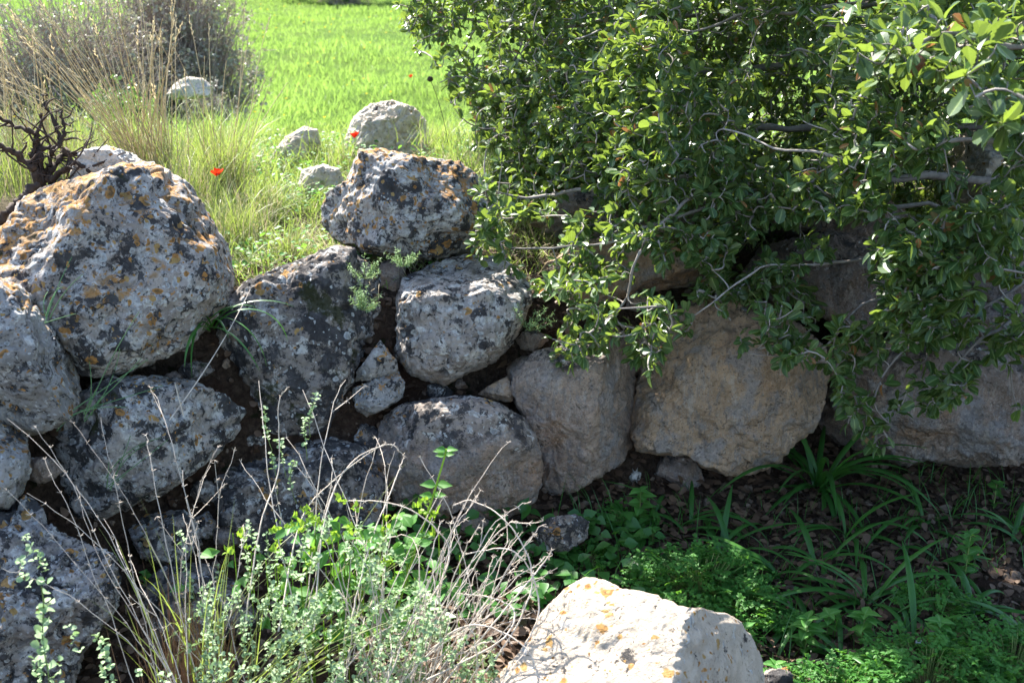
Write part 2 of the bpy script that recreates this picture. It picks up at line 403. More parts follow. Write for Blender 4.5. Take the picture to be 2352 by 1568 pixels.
M = {}
M['lich_orange'] = rockmat('lichen_stone_orange', (.39, .35, .315), (.24, .205, .18), .56, .60, .62, .25, topor=.9)
M['lich_top'] = rockmat('lichen_stone_speckled', (.40, .37, .34), (.24, .21, .19), .60, .76, .68, .12, .16, (.46, .37, .26), topor=.9)
M['lich_grey'] = rockmat('lichen_stone_grey', (.33, .315, .30), (.21, .195, .18), .46, .46, .45, .2, .22, (.36, .32, .26), topor=.9)
M['lich_dark'] = rockmat('lichen_stone_dark', (.27, .235, .205), (.15, .13, .115), .66, .46, .06, .5)
M['lich_point'] = rockmat('lichen_stone_mixed', (.36, .325, .295), (.22, .192, .17), .58, .62, .30, .3)
M['half'] = rockmat('lichen_stone_half_bare', (.37, .33, .295), (.22, .19, .165), .52, .56, .12, .2, .34, (.38, .28, .20))
M['half2'] = rockmat('lichen_cap_stone', (.33, .28, .24), (.20, .165, .14), .60, .42, .05, .2, .76, (.38, .27, .20))
M['small'] = rockmat('lichen_stone_small', (.40, .39, .37), (.26, .25, .23), .4, .5, .1, .15, .3, (.38, .35, .32))
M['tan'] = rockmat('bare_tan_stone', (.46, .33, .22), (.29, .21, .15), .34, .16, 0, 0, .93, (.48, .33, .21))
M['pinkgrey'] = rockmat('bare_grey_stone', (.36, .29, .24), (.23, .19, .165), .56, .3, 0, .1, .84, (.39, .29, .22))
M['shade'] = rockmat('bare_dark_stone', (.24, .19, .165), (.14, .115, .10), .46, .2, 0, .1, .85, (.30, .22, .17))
M['pale'] = rockmat('sunlit_pale_stone', (.50, .42, .33), (.40, .34, .27), .26, .2, .34, .0, topor=.2)
M['far'] = rockmat('pale_field_stone', (.60, .52, .42), (.42, .36, .29), .22, .35, .06, .0)
M['boulderJ'] = rockmat('grey_field_stone', (.56, .52, .46), (.38, .35, .31), .2, .5, .25, .0)

WALL = 'boulders of the dry stone wall'
rock('boulder', [(-140, 600), (-60, 560), (0, 530), (30, 500), (45, 468), (110, 430), (190, 412), (270, 380), (340, 376), (385, 398), (430, 425), (470, 490), (515, 560), (532, 640), (520, 700), (480, 740), (420, 800), (330, 835), (240, 862), (185, 855), (150, 800), (60, 740), (-80, 700)], 3.05, M['lich_orange'],
     'largest boulder at left, covered in orange, black and grey lichen with a pitted orange top', group=WALL, thick=.30, cuts=3, pits=.6, seed=1, eps=.55)
rock('boulder', [(-120, 700), (-60, 650), (0, 640), (50, 662), (95, 705), (130, 770), (178, 850), (183, 920), (160, 960), (100, 990), (40, 1000), (-60, 980), (-130, 880)], 2.72, M['lich_grey'],
     'grey boulder at the left edge with yellow lichen along its right rim', group=WALL, thick=.22, cuts=4, seed=2)
rock('boulder', [(-120, 980), (-60, 915), (0, 915), (40, 948), (62, 1010), (72, 1080), (50, 1130), (20, 1165), (-20, 1185), (-100, 1150)], 2.58, M['lich_grey'],
     'small grey boulder cut by the left edge, wedged under the yellow rimmed boulder', group=WALL, thick=.16, cuts=4, seed=3, sub=6)
rock('boulder', [(-90, 1200), (-20, 1180), (30, 1165), (60, 1138), (98, 1160), (122, 1212), (150, 1232), (200, 1250), (262, 1272), (275, 1330), (268, 1400), (222, 1450), (190, 1500), (170, 1580), (100, 1680), (-90, 1680)], 2.42, M['lich_point'],
     'craggy cracked boulder in the bottom left corner with black hollows', group=WALL, thick=.24, cuts=5, rough=2.6, pits=.8, seed=14)
rock('boulder', [(80, 1020), (140, 985), (180, 905), (250, 870), (350, 866), (440, 878), (510, 908), (560, 945), (540, 1000), (490, 1050), (400, 1115), (300, 1178), (240, 1206), (180, 1190), (140, 1130), (105, 1080)], 2.84, M['lich_point'],
     'wedge shaped boulder pointing right with a bare underside, beneath the largest boulder', group=WALL, thick=.19, cuts=3, seed=5, planes=[((.35, -.75, -.9), .13)])
rock('boulder', [(505, 740), (525, 690), (570, 648), (640, 618), (700, 595), (760, 568), (810, 572), (845, 600), (875, 640), (900, 690), (895, 775), (838, 800), (812, 850), (820, 960), (780, 985), (700, 1002), (600, 990), (535, 955), (505, 880), (492, 800)], 3.30, M['lich_dark'],
     'broad blackish mossy boulder between the largest boulder and the round one', group=WALL, thick=.19, cuts=3, seed=6, eps=.45)
rock('stone', [(838, 830), (872, 783), (912, 828), (916, 852), (860, 872), (815, 876), (822, 848)], 3.17, M['lich_grey'],
     'small pale wedge of stone lying on top of its twin, left of the round boulder', 'stone', WALL, thick=.05, cuts=3, seed=7, sub=6)
rock('stone', [(813, 890), (870, 868), (908, 846), (929, 880), (922, 912), (890, 935), (845, 954), (822, 942), (812, 915)], 3.16, M['lich_grey'],
     'small pale rounded stone under the wedge, left below the round boulder', 'stone', WALL, thick=.06, cuts=3, seed=8, sub=6)
rock('boulder', [(906, 760), (912, 690), (930, 640), (990, 610), (1060, 590), (1130, 590), (1180, 615), (1215, 655), (1220, 700), (1197, 750), (1170, 795), (1130, 832), (1080, 852), (1022, 884), (975, 870), (930, 850), (904, 820)], 3.38, M['half'],
     'round boulder with white and black lichen on its face and a bare tan underside', group=WALL, thick=.22, cuts=2, seed=9, lump=.8)
rock('boulder', [(742, 480), (756, 440), (798, 415), (815, 375), (828, 346), (880, 344), (960, 362), (1050, 372), (1085, 395), (1112, 440), (1132, 490), (1122, 540), (1092, 568), (1050, 588), (990, 600), (900, 598), (830, 582), (772, 548), (746, 515)], 3.62, M['lich_top'],
     'boulder speckled black, white and orange sitting on the terrace edge above the round boulder', group=WALL, thick=.2, cuts=4, seed=10, pits=.35)
rock('boulder', [(862, 1080), (872, 1000), (885, 958), (930, 930), (1000, 918), (1080, 912), (1140, 928), (1195, 958), (1226, 1000), (1242, 1060), (1238, 1112), (1222, 1152), (1190, 1180), (1150, 1194), (1110, 1190), (1060, 1170), (1020, 1185), (980, 1205), (930, 1205), (880, 1175)], 3.13, M['half2'],
     'low brownish boulder with a black lichen cap, at the wall foot below the round boulder', group=WALL, thick=.2, cuts=4, seed=11, eps=.45, lump=.7)
rock('stone', [(812, 1000), (830, 972), (862, 968), (888, 1000), (884, 1082), (852, 1070), (820, 1040)], 3.14, M['lich_dark'],
     'small black mossy stone wedged left of the low brownish boulder', 'stone', WALL, thick=.06, cuts=3, seed=12, sub=6)
rock('boulder', [(490, 1100), (560, 1040), (660, 1015), (760, 1005), (840, 1030), (885, 1100), (870, 1180), (852, 1245), (800, 1300), (700, 1310), (600, 1275), (500, 1210)], 3.02, M['lich_dark'],
     'dark boulder at the wall foot behind the dry stems and mint leaves', group=WALL, thick=.2, cuts=4, seed=13)
rock('boulder', [(1168, 850), (1195, 820), (1260, 802), (1330, 790), (1400, 745), (1445, 780), (1458, 850), (1452, 920), (1456, 1010), (1424, 1062), (1372, 1094), (1320, 1124), (1268, 1134), (1244, 1112), (1240, 1040), (1222, 980), (1188, 935), (1166, 890)], 3.26, M['pinkgrey'],
     'upright grey boulder tapering downward, between the low brownish boulder and the big tan one', group=WALL, thick=.19, cuts=4, seed=4, eps=.48, lump=.8)
rock('boulder', [(1455, 900), (1480, 840), (1500, 770), (1540, 720), (1600, 695), (1700, 685), (1780, 710), (1840, 755), (1892, 800), (1898, 870), (1882, 945), (1862, 990), (1822, 1015), (1792, 1056), (1730, 1084), (1680, 1090), (1600, 1064), (1530, 1045), (1470, 1035), (1450, 990)], 3.36, M['tan'],
     'big tan block with a clean weathered face, largest stone right of centre', group=WALL, thick=.22, cuts=4, seed=15, eps=.5)
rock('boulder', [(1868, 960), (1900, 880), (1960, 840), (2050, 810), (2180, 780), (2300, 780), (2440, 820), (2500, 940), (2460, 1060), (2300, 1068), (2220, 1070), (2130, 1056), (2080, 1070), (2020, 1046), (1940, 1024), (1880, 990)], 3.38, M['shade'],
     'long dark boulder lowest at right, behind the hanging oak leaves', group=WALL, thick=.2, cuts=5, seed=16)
rock('boulder', [(1225, 660), (1255, 605), (1330, 560), (1450, 530), (1560, 510), (1650, 540), (1655, 620), (1600, 670), (1500, 670), (1420, 705), (1330, 708), (1255, 705)], 3.68, M['tan'],
     'flat brown slab behind the oak twigs, right of the round boulder', group=WALL, thick=.22, cuts=5, seed=17)
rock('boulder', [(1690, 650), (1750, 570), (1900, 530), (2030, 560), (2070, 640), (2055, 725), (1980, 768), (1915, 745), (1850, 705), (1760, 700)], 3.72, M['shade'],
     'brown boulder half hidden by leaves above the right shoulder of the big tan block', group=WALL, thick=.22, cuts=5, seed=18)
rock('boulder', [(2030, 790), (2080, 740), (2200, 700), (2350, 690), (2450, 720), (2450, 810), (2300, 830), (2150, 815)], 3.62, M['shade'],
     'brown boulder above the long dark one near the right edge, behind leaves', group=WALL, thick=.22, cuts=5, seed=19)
rock('boulder', [(2130, 500), (2170, 400), (2205, 310), (2255, 275), (2350, 290), (2430, 350), (2450, 520), (2350, 570), (2200, 560)], 4.15, M['far'],
     'tall pale weathered rock showing through the leaves near the right edge', group=WALL, thick=.25, cuts=3, seed=20, eps=.7, seams=.8)
rock('boulder', [(1220, 520), (1300, 440), (1500, 415), (1640, 450), (1680, 530), (1560, 575), (1350, 580)], 3.95, M['half2'],
     'pale grey boulder deep behind the oak foliage above the brown slab', group=WALL, thick=.22, cuts=5, seed=21)
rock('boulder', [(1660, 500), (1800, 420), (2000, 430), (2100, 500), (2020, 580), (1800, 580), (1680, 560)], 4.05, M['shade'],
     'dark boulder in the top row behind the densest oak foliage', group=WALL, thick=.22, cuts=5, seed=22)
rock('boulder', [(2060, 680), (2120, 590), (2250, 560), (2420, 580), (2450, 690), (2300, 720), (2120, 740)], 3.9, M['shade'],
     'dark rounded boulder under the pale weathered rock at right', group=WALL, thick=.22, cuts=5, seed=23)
rock('boulder', [(1030, 1760), (1060, 1620), (1130, 1556), (1200, 1486), (1240, 1408), (1298, 1348), (1345, 1322), (1390, 1328), (1430, 1350), (1500, 1362), (1560, 1388), (1620, 1392), (1690, 1412), (1722, 1450), (1752, 1510), (1760, 1600), (1740, 1760), (1400, 1800)], 2.06, M['pale'],
     'pale sunlit rock with orange stains in the foreground at the bottom', group=None, thick=.24, cuts=0, seed=24, eps=.42, rough=.45, lump=.45,
     planes=[((-.28, -.42, 1.), .135), ((.93, -.5, .12), .165), ((-.7, -.5, .75), .20)])
rock('stone', [(1742, 1560), (1770, 1530), (1810, 1532), (1830, 1565), (1800, 1610), (1750, 1610)], 2.32, M['lich_dark'],
     'small grey stone tucked behind the right side of the sunlit foreground rock', 'stone', thick=.06, cuts=3, seed=25, sub=5)
rock('stone', [(295, 1215), (335, 1180), (420, 1172), (452, 1200), (462, 1250), (430, 1285), (380, 1310), (325, 1280)], 2.78, M['lich_point'],
     'grey stone in the hollow under the wedge shaped boulder', 'stone', WALL, thick=.07, cuts=4, seed=26, sub=6)
rock('stone', [(446, 1190), (478, 1172), (497, 1200), (494, 1235), (458, 1240)], 2.86, M['lich_dark'],
     'little dark stone touching the grey stone in the hollow', 'stone', WALL, thick=.035, cuts=3, seed=27, sub=5)
rock('boulder', [(310, 1360), (380, 1300), (470, 1295), (540, 1340), (600, 1420), (560, 1520), (450, 1560), (340, 1500)], 2.62, M['lich_dark'],
     'dark lichened boulder behind the reddish grass tuft at lower left', group=WALL, thick=.16, cuts=4, seed=28, sub=6)
rock('stone', [(1096, 905), (1130, 882), (1165, 864), (1182, 900), (1172, 924), (1130, 918)], 3.2, M['tan'],
     'small triangular tan stone in the soil pocket below the round boulder', 'stone', WALL, thick=.04, cuts=3, seed=29, sub=5)
rock('stone', [(1500, 1060), (1540, 1035), (1600, 1060), (1620, 1110), (1570, 1140), (1510, 1130)], 3.3, M['shade'],
     'dark stone in the shadow under the big tan block', 'stone', WALL, thick=.08, cuts=4, seed=30, sub=5)
rock('stone', [(1225, 1225), (1255, 1190), (1320, 1178), (1356, 1195), (1350, 1235), (1300, 1270), (1240, 1262)], 2.88, M['lich_dark'],
     'half buried grey stone on the ground in front of the upright boulder', 'stone', thick=.06, cuts=4, seed=31, sub=6)
rock('stone', [(1025, 1205), (1050, 1180), (1110, 1182), (1130, 1205), (1090, 1228), (1040, 1228)], 2.98, M['pinkgrey'],
     'flat stone under the low brownish boulder', 'stone', thick=.04, cuts=3, seed=32, sub=5)
rock('stone', [(1443, 1096), (1456, 1080), (1474, 1084), (1470, 1102), (1450, 1106)], 3.12, M['small'],
     'tiny pale stone on the dark litter right of the upright boulder', 'stone', thick=.012, cuts=3, seed=33, sub=4)
rock('boulder', [(790, 320), (812, 268), (850, 238), (900, 229), (952, 245), (980, 278), (990, 325), (960, 385), (860, 395), (798, 385)], 5.2, M['far'],
     'pitted pale grey boulder alone in the grass behind the wall', thick=.16, cuts=3, pits=1., rough=1.8, seed=34)
rock('stone', [(600, 400), (628, 350), (655, 315), (700, 288), (730, 296), (738, 325), (720, 372), (660, 400)], 5.0, M['far'],
     'pale pointed stone half sunk in grass left of the pitted boulder', 'stone', thick=.1, cuts=3, seed=35, sub=6)
rock('stone', [(684, 425), (694, 390), (740, 377), (780, 386), (792, 420), (765, 455), (700, 458)], 4.45, M['far'],
     'flat white stone in the grass just behind the speckled boulder', 'stone', thick=.07, cuts=3, seed=36, sub=6)
rock('stone', [(380, 218), (402, 190), (430, 176), (466, 180), (490, 200), (480, 225), (400, 230)], 7.4, M['far'],
     'distant white stone beside the dark thorn bush', 'stone', thick=.12, cuts=3, seed=37, sub=6)
rock('boulder', [(160, 420), (168, 372), (195, 344), (240, 336), (300, 352), (345, 386), (340, 440), (170, 450)], 3.45, M['boulderJ'],
     'pale grey stone peeking over the largest boulder behind the dead branches', group=WALL, thick=.14, cuts=3, rough=1.8, pits=.5, seed=38, sub=6)
rock('boulder', [(855, 640), (880, 600), (930, 590), (930, 640), (905, 700), (885, 750), (868, 700)], 3.46, M['shade'],
     'narrow brown stone behind the silver sprig, left of the round boulder', 'stone', WALL, thick=.06, cuts=3, seed=39, sub=5)
rock('boulder', [(1430, 800), (1460, 760), (1500, 735), (1530, 760), (1490, 840), (1460, 880), (1440, 850)], 3.48, M['tan'],
     'narrow tan stone filling the gap left of the big tan block', 'stone', WALL, thick=.06, cuts=3, seed=40, sub=5)
rock('boulder', [(1890, 800), (1940, 770), (2030, 780), (2090, 800), (2050, 860), (1960, 880), (1895, 870)], 3.52, M['tan'],
     'brown stone between the big tan block and the long dark boulder', 'stone', WALL, thick=.1, cuts=3, seed=41, sub=6)

FILL = [(585, 1010, 34, 3.06, 'blunt dark stone in the joint under the blackish mossy boulder'), (640, 1000, 26, 3.1, 'small dark stone chocking the joint right of the blunt one'), (560, 880, 30, 3.14, 'brown stone in the pocket between wedge shaped and blackish boulders'),
        (450, 850, 30, 3.0, 'brown stone in the soil pocket under the largest boulder'), (400, 868, 20, 2.97, 'little brown stone in the soil pocket under the largest boulder, left of its neighbour'), (905, 905, 20, 3.24, 'pebble sized stone right of the rounded pale stone'),
        (1010, 900, 30, 3.24, 'flat brown stone under the tip of the round boulder'), (1060, 880, 20, 3.27, 'crumbly tan stone under the right flank of the round boulder'), (1225, 780, 28, 3.36, 'brown stone in the litter pocket right of the round boulder'),
        (1195, 1010, 24, 3.16, 'mossy stone in the joint left of the upright boulder'), (780, 1000, 22, 3.14, 'dark pebble above the dark boulder behind the mint'), (95, 1075, 36, 2.66, 'mossy stone in the black gap left of the wedge shaped boulder'),
        (470, 1130, 34, 2.92, 'dark stone in the hollow under the tip of the wedge shaped boulder'), (520, 1230, 30, 2.84, 'dark stone at the back of the hollow above the red brown grass'), (1465, 690, 26, 3.52, 'brown stone between the flat brown slab and the big tan block'),
        (1675, 670, 26, 3.55, 'brown stone above the big tan block among the leaves')]
for i_, (px_, py_, r_, Y_, l_) in enumerate(FILL):
    aa = np.linspace(0, 6.28, 9)[:-1]; rr_ = r_ * (.75 + .5 * R.rand(8)); rock('stone', [(px_ + 1.2 * q * math.cos(p), py_ + .8 * q * math.sin(p)) for p, q in zip(aa, rr_)], Y_, M[('lich_dark', 'shade', 'pinkgrey')[i_ % 3]], l_, 'stone', WALL, thick=r_ * .0011, cuts=5, seed=60 + i_, sub=5)

# ------------------------------------------------------------------ ground
YW = lambda x: np.interp(x, [-6, -3, -1.6, -1.2, -.9, -.5, 0, 1.2, 2.5, 6], [.9, 1.6, 2.12, 2.45, 2.76, 2.96, 3.09, 3.60, 4.0, 5.2])
def ground_z(x, y):
    yw = YW(x); d = y - yw
    z = np.interp(d, [-4, -.35, 0, .08, .34, .5, 2.4], [-.10, -.02, .04, .12, .52, .57, .60])
    g = sstep(5.3, 9.5, y); z = z * (1 - g) + g * (-.42)
    z = z - .012 * np.maximum(y - 12, 0) * (y < 400) * 0
    return z
def gz(x, y):
    x = np.asarray(x, float); y = np.asarray(y, float); P = np.stack([x, y, 0 * x], 1)
    return ground_z(x, y) + .025 * fbm(P * 3.1, 3, 3) * np.clip(1, 0, 1) + .008 * fbm(P * 17, 3, 8) + .10 * fbm(P * .35, 2, 4) * sstep(6, 12, y)
xs = np.concatenate([-np.geomspace(150, 2.3, 40), np.arange(-2.28, 2.6, .022), np.geomspace(2.62, 150, 40)])
ys = np.concatenate([-np.geomspace(60, 1, 14), np.arange(-.9, 1.8, .1), np.arange(1.8, 5.6, .018), np.geomspace(5.62, 300, 110)])
X, Yy = np.meshgrid(xs, ys); Z = gz(X.ravel(), Yy.ravel())
nx, ny = len(xs), len(ys); idx = np.arange(nx * ny).reshape(ny, nx)
GF = np.stack([idx[:-1, :-1], idx[:-1, 1:], idx[1:, 1:], idx[1:, :-1]], -1).reshape(-1, 4)
t = NT('earth_and_turf'); tc = t.n('ShaderNodeTexCoord'); vo = tc.outputs['Object']; sp = t.sep(vo)
n1 = t.noise(vo, 5, 6, .6); n2 = t.noise(vo, 60, 6, .7); n3 = t.noise(vo, 1.2, 4, .6)
soil = t.mix(t.rng(n2, .38, .62), (.055, .036, .025), (.13, .09, .063))
soil = t.mix(t.rng(n1, .45, .65), soil, (.075, .042, .028))
soil = t.mix(t.rng(t.noise(vo, 9, 6, .65), .60, .66, 0, .8), soil, (.018, .026, .007))
turf = t.mix(t.rng(n3, .35, .65), (.10, .20, .02), (.15, .24, .03))
turf = t.mix(t.rng(n2, .4, .65), turf, (.06, .11, .015))
dirt = t.mix(t.rng(n2, .35, .65), (.16, .13, .08), (.07, .06, .03))
yy = t.math('ADD', t.math('SUBTRACT', sp[1], 0), t.math('MULTIPLY', t.math('SUBTRACT', n1, .5), .9))
col = t.mix(t.rng(yy, 3.55, 3.95), soil, dirt); col = t.mix(t.rng(yy, 4.6, 7.0), col, turf)
me_mat = t.done(t.prin(col, .95, .1, t.bump(t.math('ADD', n2, t.noise(vo, 150, 4, .75)), 1., .035)))
tag(mk('ground', np.stack([X.ravel(), Yy.ravel(), Z], 1), GF, me_mat, origin=(0, 0, 0)), kind='structure')

# ------------------------------------------------------------------ plant materials
M['grass'] = leafmat('spring_grass', (.145, .245, .05), (.22, .30, .065), (.29, .45, .085), .5, .3, .5)
M['grass_mid'] = leafmat('terrace_grass', (.12, .23, .04), (.34, .36, .15), (.34, .46, .08), .5, .3, .45)
M['straw'] = leafmat('dry_grass', (.50, .41, .25), (.68, .61, .44), (.58, .48, .28), .6, .3, .3)
M['tuft'] = leafmat('tussock_grass', (.15, .22, .065), (.42, .41, .21), (.32, .42, .07), .45, .4, .4)
M['broad'] = leafmat('strap_leaves', (.038, .135, .026), (.07, .20, .036), (.12, .38, .03), .38, .45, .35)
M['oak'] = leafmat('oak_leaves', (.028, .074, .020), (.072, .138, .036), (.29, .41, .05),   .38, .45, .33, mid=(.22, .30, .10), odd=(.34, .15, .05), back=(.14, .20, .10))
M['herb'] = leafmat('grey_green_herb_leaves', (.25, .38, .19), (.40, .50, .30), (.26, .40, .14), .7, .2, .3)
M['mint'] = leafmat('bright_green_leaves', (.06, .20, .04), (.12, .30, .05), (.22, .48, .05), .5, .35, .4, mid=(.2, .38, .12))
M['lime'] = leafmat('yellow_green_leaves', (.18, .34, .03), (.26, .42, .05), (.36, .55, .05), .5, .3, .4)
M['parsley'] = leafmat('ferny_leaves', (.05, .18, .03), (.09, .25, .04), (.18, .42, .04), .55, .3, .4)
M['silver'] = leafmat('silver_green_leaves', (.22, .36, .14), (.34, .46, .24), (.3, .45, .15), .6, .2, .3)
M['litter'] = leafmat('dead_oak_leaves', (.085, .05, .03), (.19, .12, .075), (.12, .06, .03), .6, .3, .1)
M['rush'] = stemmat('rush_stems', (.10, .22, .10), (.16, .28, .12))
M['bark'] = stemmat('grey_bark', (.40, .36, .32), (.24, .21, .185))
M['deadwood'] = stemmat('dark_dead_wood', (.085, .060, .045), (.045, .032, .026))
M['drystem'] = stemmat('dry_stems', (.64, .56, .47), (.50, .42, .34))
M['redstem'] = stemmat('reddish_stems', (.20, .10, .055), (.30, .19, .11))
M['greenstem'] = stemmat('green_stems', (.16, .24, .06), (.24, .30, .10))
M['thorn'] = leafmat('thorn_bush_leaves', (.26, .26, .19), (.46, .44, .36), (.3, .3, .16), .5, .4, .25)
M['thornwood'] = stemmat('thorn_twigs', (.28, .21, .18), (.46, .38, .33))
M['bushleaf'] = leafmat('bush_leaves', (.07, .15, .04), (.16, .25, .08), (.22, .38, .06), .45, .45, .3)
M['red'] = leafmat('poppy_red', (.62, .02, .012), (.75, .05, .02), (.8, .04, .01), .5, .3, .4)
M['yellow'] = leafmat('yellow_petals', (.75, .55, .03), (.8, .65, .05), (.7, .6, .03), .5, .3, .3)
M['seed'] = stemmat('dark_seed_head', (.05, .045, .03), (.09, .08, .05))
M['acorn'] = stemmat('brown_gall', (.16, .07, .03), (.28, .14, .07), scale=120)

# ------------------------------------------------------------------ meadow and terrace grass (stuff)
def clear_of(px, py): return True
def visible_rand(n, y0, y1, powr=1., margin=.15):
    u = R.rand(n); y = y0 + (y1 - y0) * u ** powr
    half = y * (.45 + margin * .5) ; x = (R.rand(n) * 2 - 1) * half
    return x, y
n = 230000
x, y = visible_rand(n, 6.2, 34, 1.15)
dens = .5 + .5 * fbm(np.stack([x * 1.3, y * .8, 0 * x], 1), 3, 21); k = R.rand(n) < .45 + .6 * dens
x, y = x[k], y[k]; z = gz(x, y)
H = .05 + .08 * R.rand(len(x)) + .06 * np.clip(fbm(np.stack([x, y, 0 * x], 1) * .9, 2, 33), -.5, 1)
V, F, rn = blades(np.stack([x, y, z], 1), H, R.rand(len(x)) * 6.28, R.rand(len(x)) * .5, .3 + R.rand(len(x)) * .8, .0035 + .00042 * y, 3, twist=R.rand(len(x)) * 3)
pn = np.clip(.5 + .6 * fbm(V * .45, 3, 51), 0, 1)
tag(mk('meadow_grass', V, F, M['grass'], None, {'rnd': np.clip(rn * .4 + pn * .6, 0, .97), 'mid': rn * 0}, origin=(0, 0, 0)), 'bright spring green grass of the open meadow behind the wall', 'grass', kind='stuff')

n = 60000
x = -1.6 + 3.4 * R.rand(n); y = 3.3 + 3.6 * R.rand(n) ** .9
k = (y > YW(x) + .44 + .06 * R.randn(n)); x, y = x[k], y[k]; z = gz(x, y)
P = np.stack([x, y, z], 1); hm = np.clip(.5 + fbm(P * 2.2, 3, 61), .1, 1.3)
H = (.03 + .09 * R.rand(len(x))) * (.5 + hm * .8)
V, F, rn = blades(P, H, R.rand(len(x)) * 6.28, R.rand(len(x)) * .8, .4 + R.rand(len(x)) * 1.2, .0028 + .002 * R.rand(len(x)), 4, twist=R.rand(len(x)) * 3)
tag(mk('terrace_grass', V, F, M['grass_mid'], None, {'rnd': rn * .97, 'mid': rn * 0}, origin=(0, 0, 0)), 'short mixed green grass on the terrace behind the boulders', 'grass', kind='stuff')
# low leafy weeds among it
n = 9000
x = -1.1 + 2.6 * R.rand(n); y = 3.4 + 2.4 * R.rand(n); hm = fbm(np.stack([x, y, 0 * x], 1) * 2.5, 2, 71)
k = (y > YW(x) + .47) & (hm > -.15); x, y = x[k], y[k]; b = Bag()
P = np.stack([x, y, gz(x, y) + .015 + .07 * R.rand(len(x))], 1); d = rdir(len(x)); d[:, 2] = np.abs(d[:, 2]) * .4
V, Fs, rn, md = leaves(ROUND, P, d, unit(rdir(len(x)) * .5 + [0, 0, 1]), .010 + .012 * R.rand(len(x))); b.add(V, Fs, rn * .97, md)
tag(b.build('low_weeds', M['mint'], origin=(0, 0, 0)), 'low round leaved weeds in the terrace grass', 'weeds', kind='stuff')
# dry thatch
n = 5200
x = -1.3 + 2.6 * R.rand(n); y = 3.35 + 1.9 * R.rand(n) ** 1.3; k = y > YW(x) + .38; x, y = x[k], y[k]
V, F, rn = blades(np.stack([x, y, gz(x, y) + .01], 1), .06 + .14 * R.rand(len(x)), R.rand(len(x)) * 6.28, .5 + R.rand(len(x)), R.rand(len(x)) * 1.2, .0018, 4, twist=R.rand(len(x)) * 3)
tag(mk('dry_thatch', V, F, M['straw'], None, {'rnd': rn * .97, 'mid': rn * 0}, origin=(0, 0, 0)), 'straw coloured dead grass lying on the terrace edge', 'dry grass', kind='stuff')

# ------------------------------------------------------------------ leaf litter, pebbles and moss on the lower ground
n = 12000
x = -1.3 + 3.6 * R.rand(n); y = 1.9 + 1.9 * R.rand(n); k = (y < YW(x) + .40) & ((x > -.35) | (R.rand(n) < .6)); x, y = x[k], y[k]
P = np.stack([x, y, gz(x, y) + .006 + .01 * R.rand(len(x))], 1); d = rdir(len(x)); d[:, 2] *= .25
V, Fs, rn, md = leaves(OAK, P, d, unit(rdir(len(x)) * .45 + [0, 0, 1]), .018 + .022 * R.rand(len(x)), 1.15)
b = Bag().add(V, Fs, rn * .97, md)
tag(b.build('leaf_litter', M['litter'], origin=(0, 0, 0)), 'brown fallen oak leaves carpeting the shaded ground', 'leaf litter', kind='stuff')
n = 12000; V0, F0 = ico(2)
x = -1.3 + 3.4 * R.rand(n); y = 2.0 + 1.9 * R.rand(n); k = y < YW(x) + .40; x, y = x[k], y[k]; s = .002 + .013 * R.rand(len(x)) ** 3
P = np.stack([x, y, gz(x, y)], 1); V = P[:, None] + V0[None] * s[:, None, None] * (1 + .45 * R.randn(len(x), len(V0), 1) * .5) * (.6 + .8 * R.rand(len(x), 1, 3))
F = (F0[None] + (np.arange(len(x)) * len(V0))[:, None, None]).reshape(-1, 3)
t = NT('soil_crumbs'); r_ = t.attr('rnd'); soilm = t.done(t.prin(t.mix(r_, (.05, .03, .02), (.20, .15, .11)), .95, .1))
tag(mk('soil_crumbs', V.reshape(-1, 3), F, soilm, None, {'rnd': np.repeat(R.rand(len(x)) ** 3, len(V0))}, smooth=False, origin=(0, 0, 0)), 'crumbs of soil and grit between the boulders', 'soil', kind='stuff')
# thin fallen twigs
n = 200; x = -.2 + 2.2 * R.rand(n); y = 2.2 + 1.3 * R.rand(n); a = R.rand(n) * 6.28; L = .04 + .16 * R.rand(n)
A = np.stack([x, y, gz(x, y) + .012], 1); Bx, By = x + np.cos(a) * L, y + np.sin(a) * L; Cc = np.stack([Bx, By, gz(Bx, By) + .014], 1)
Pm = (A + Cc) / 2 + R.randn(n, 3) * .02 + [0, 0, .012]; V, F = tubes(bez(A, Pm, Cc, 5), np.full((n, 5), .0009), 4)
tag(mk('fallen_twigs', V, F, M['deadwood'], None, {'rnd': np.repeat(R.rand(n), 20)}, origin=(0, 0, 0)), 'thin dry twigs scattered on the leaf litter', 'twigs', kind='stuff')

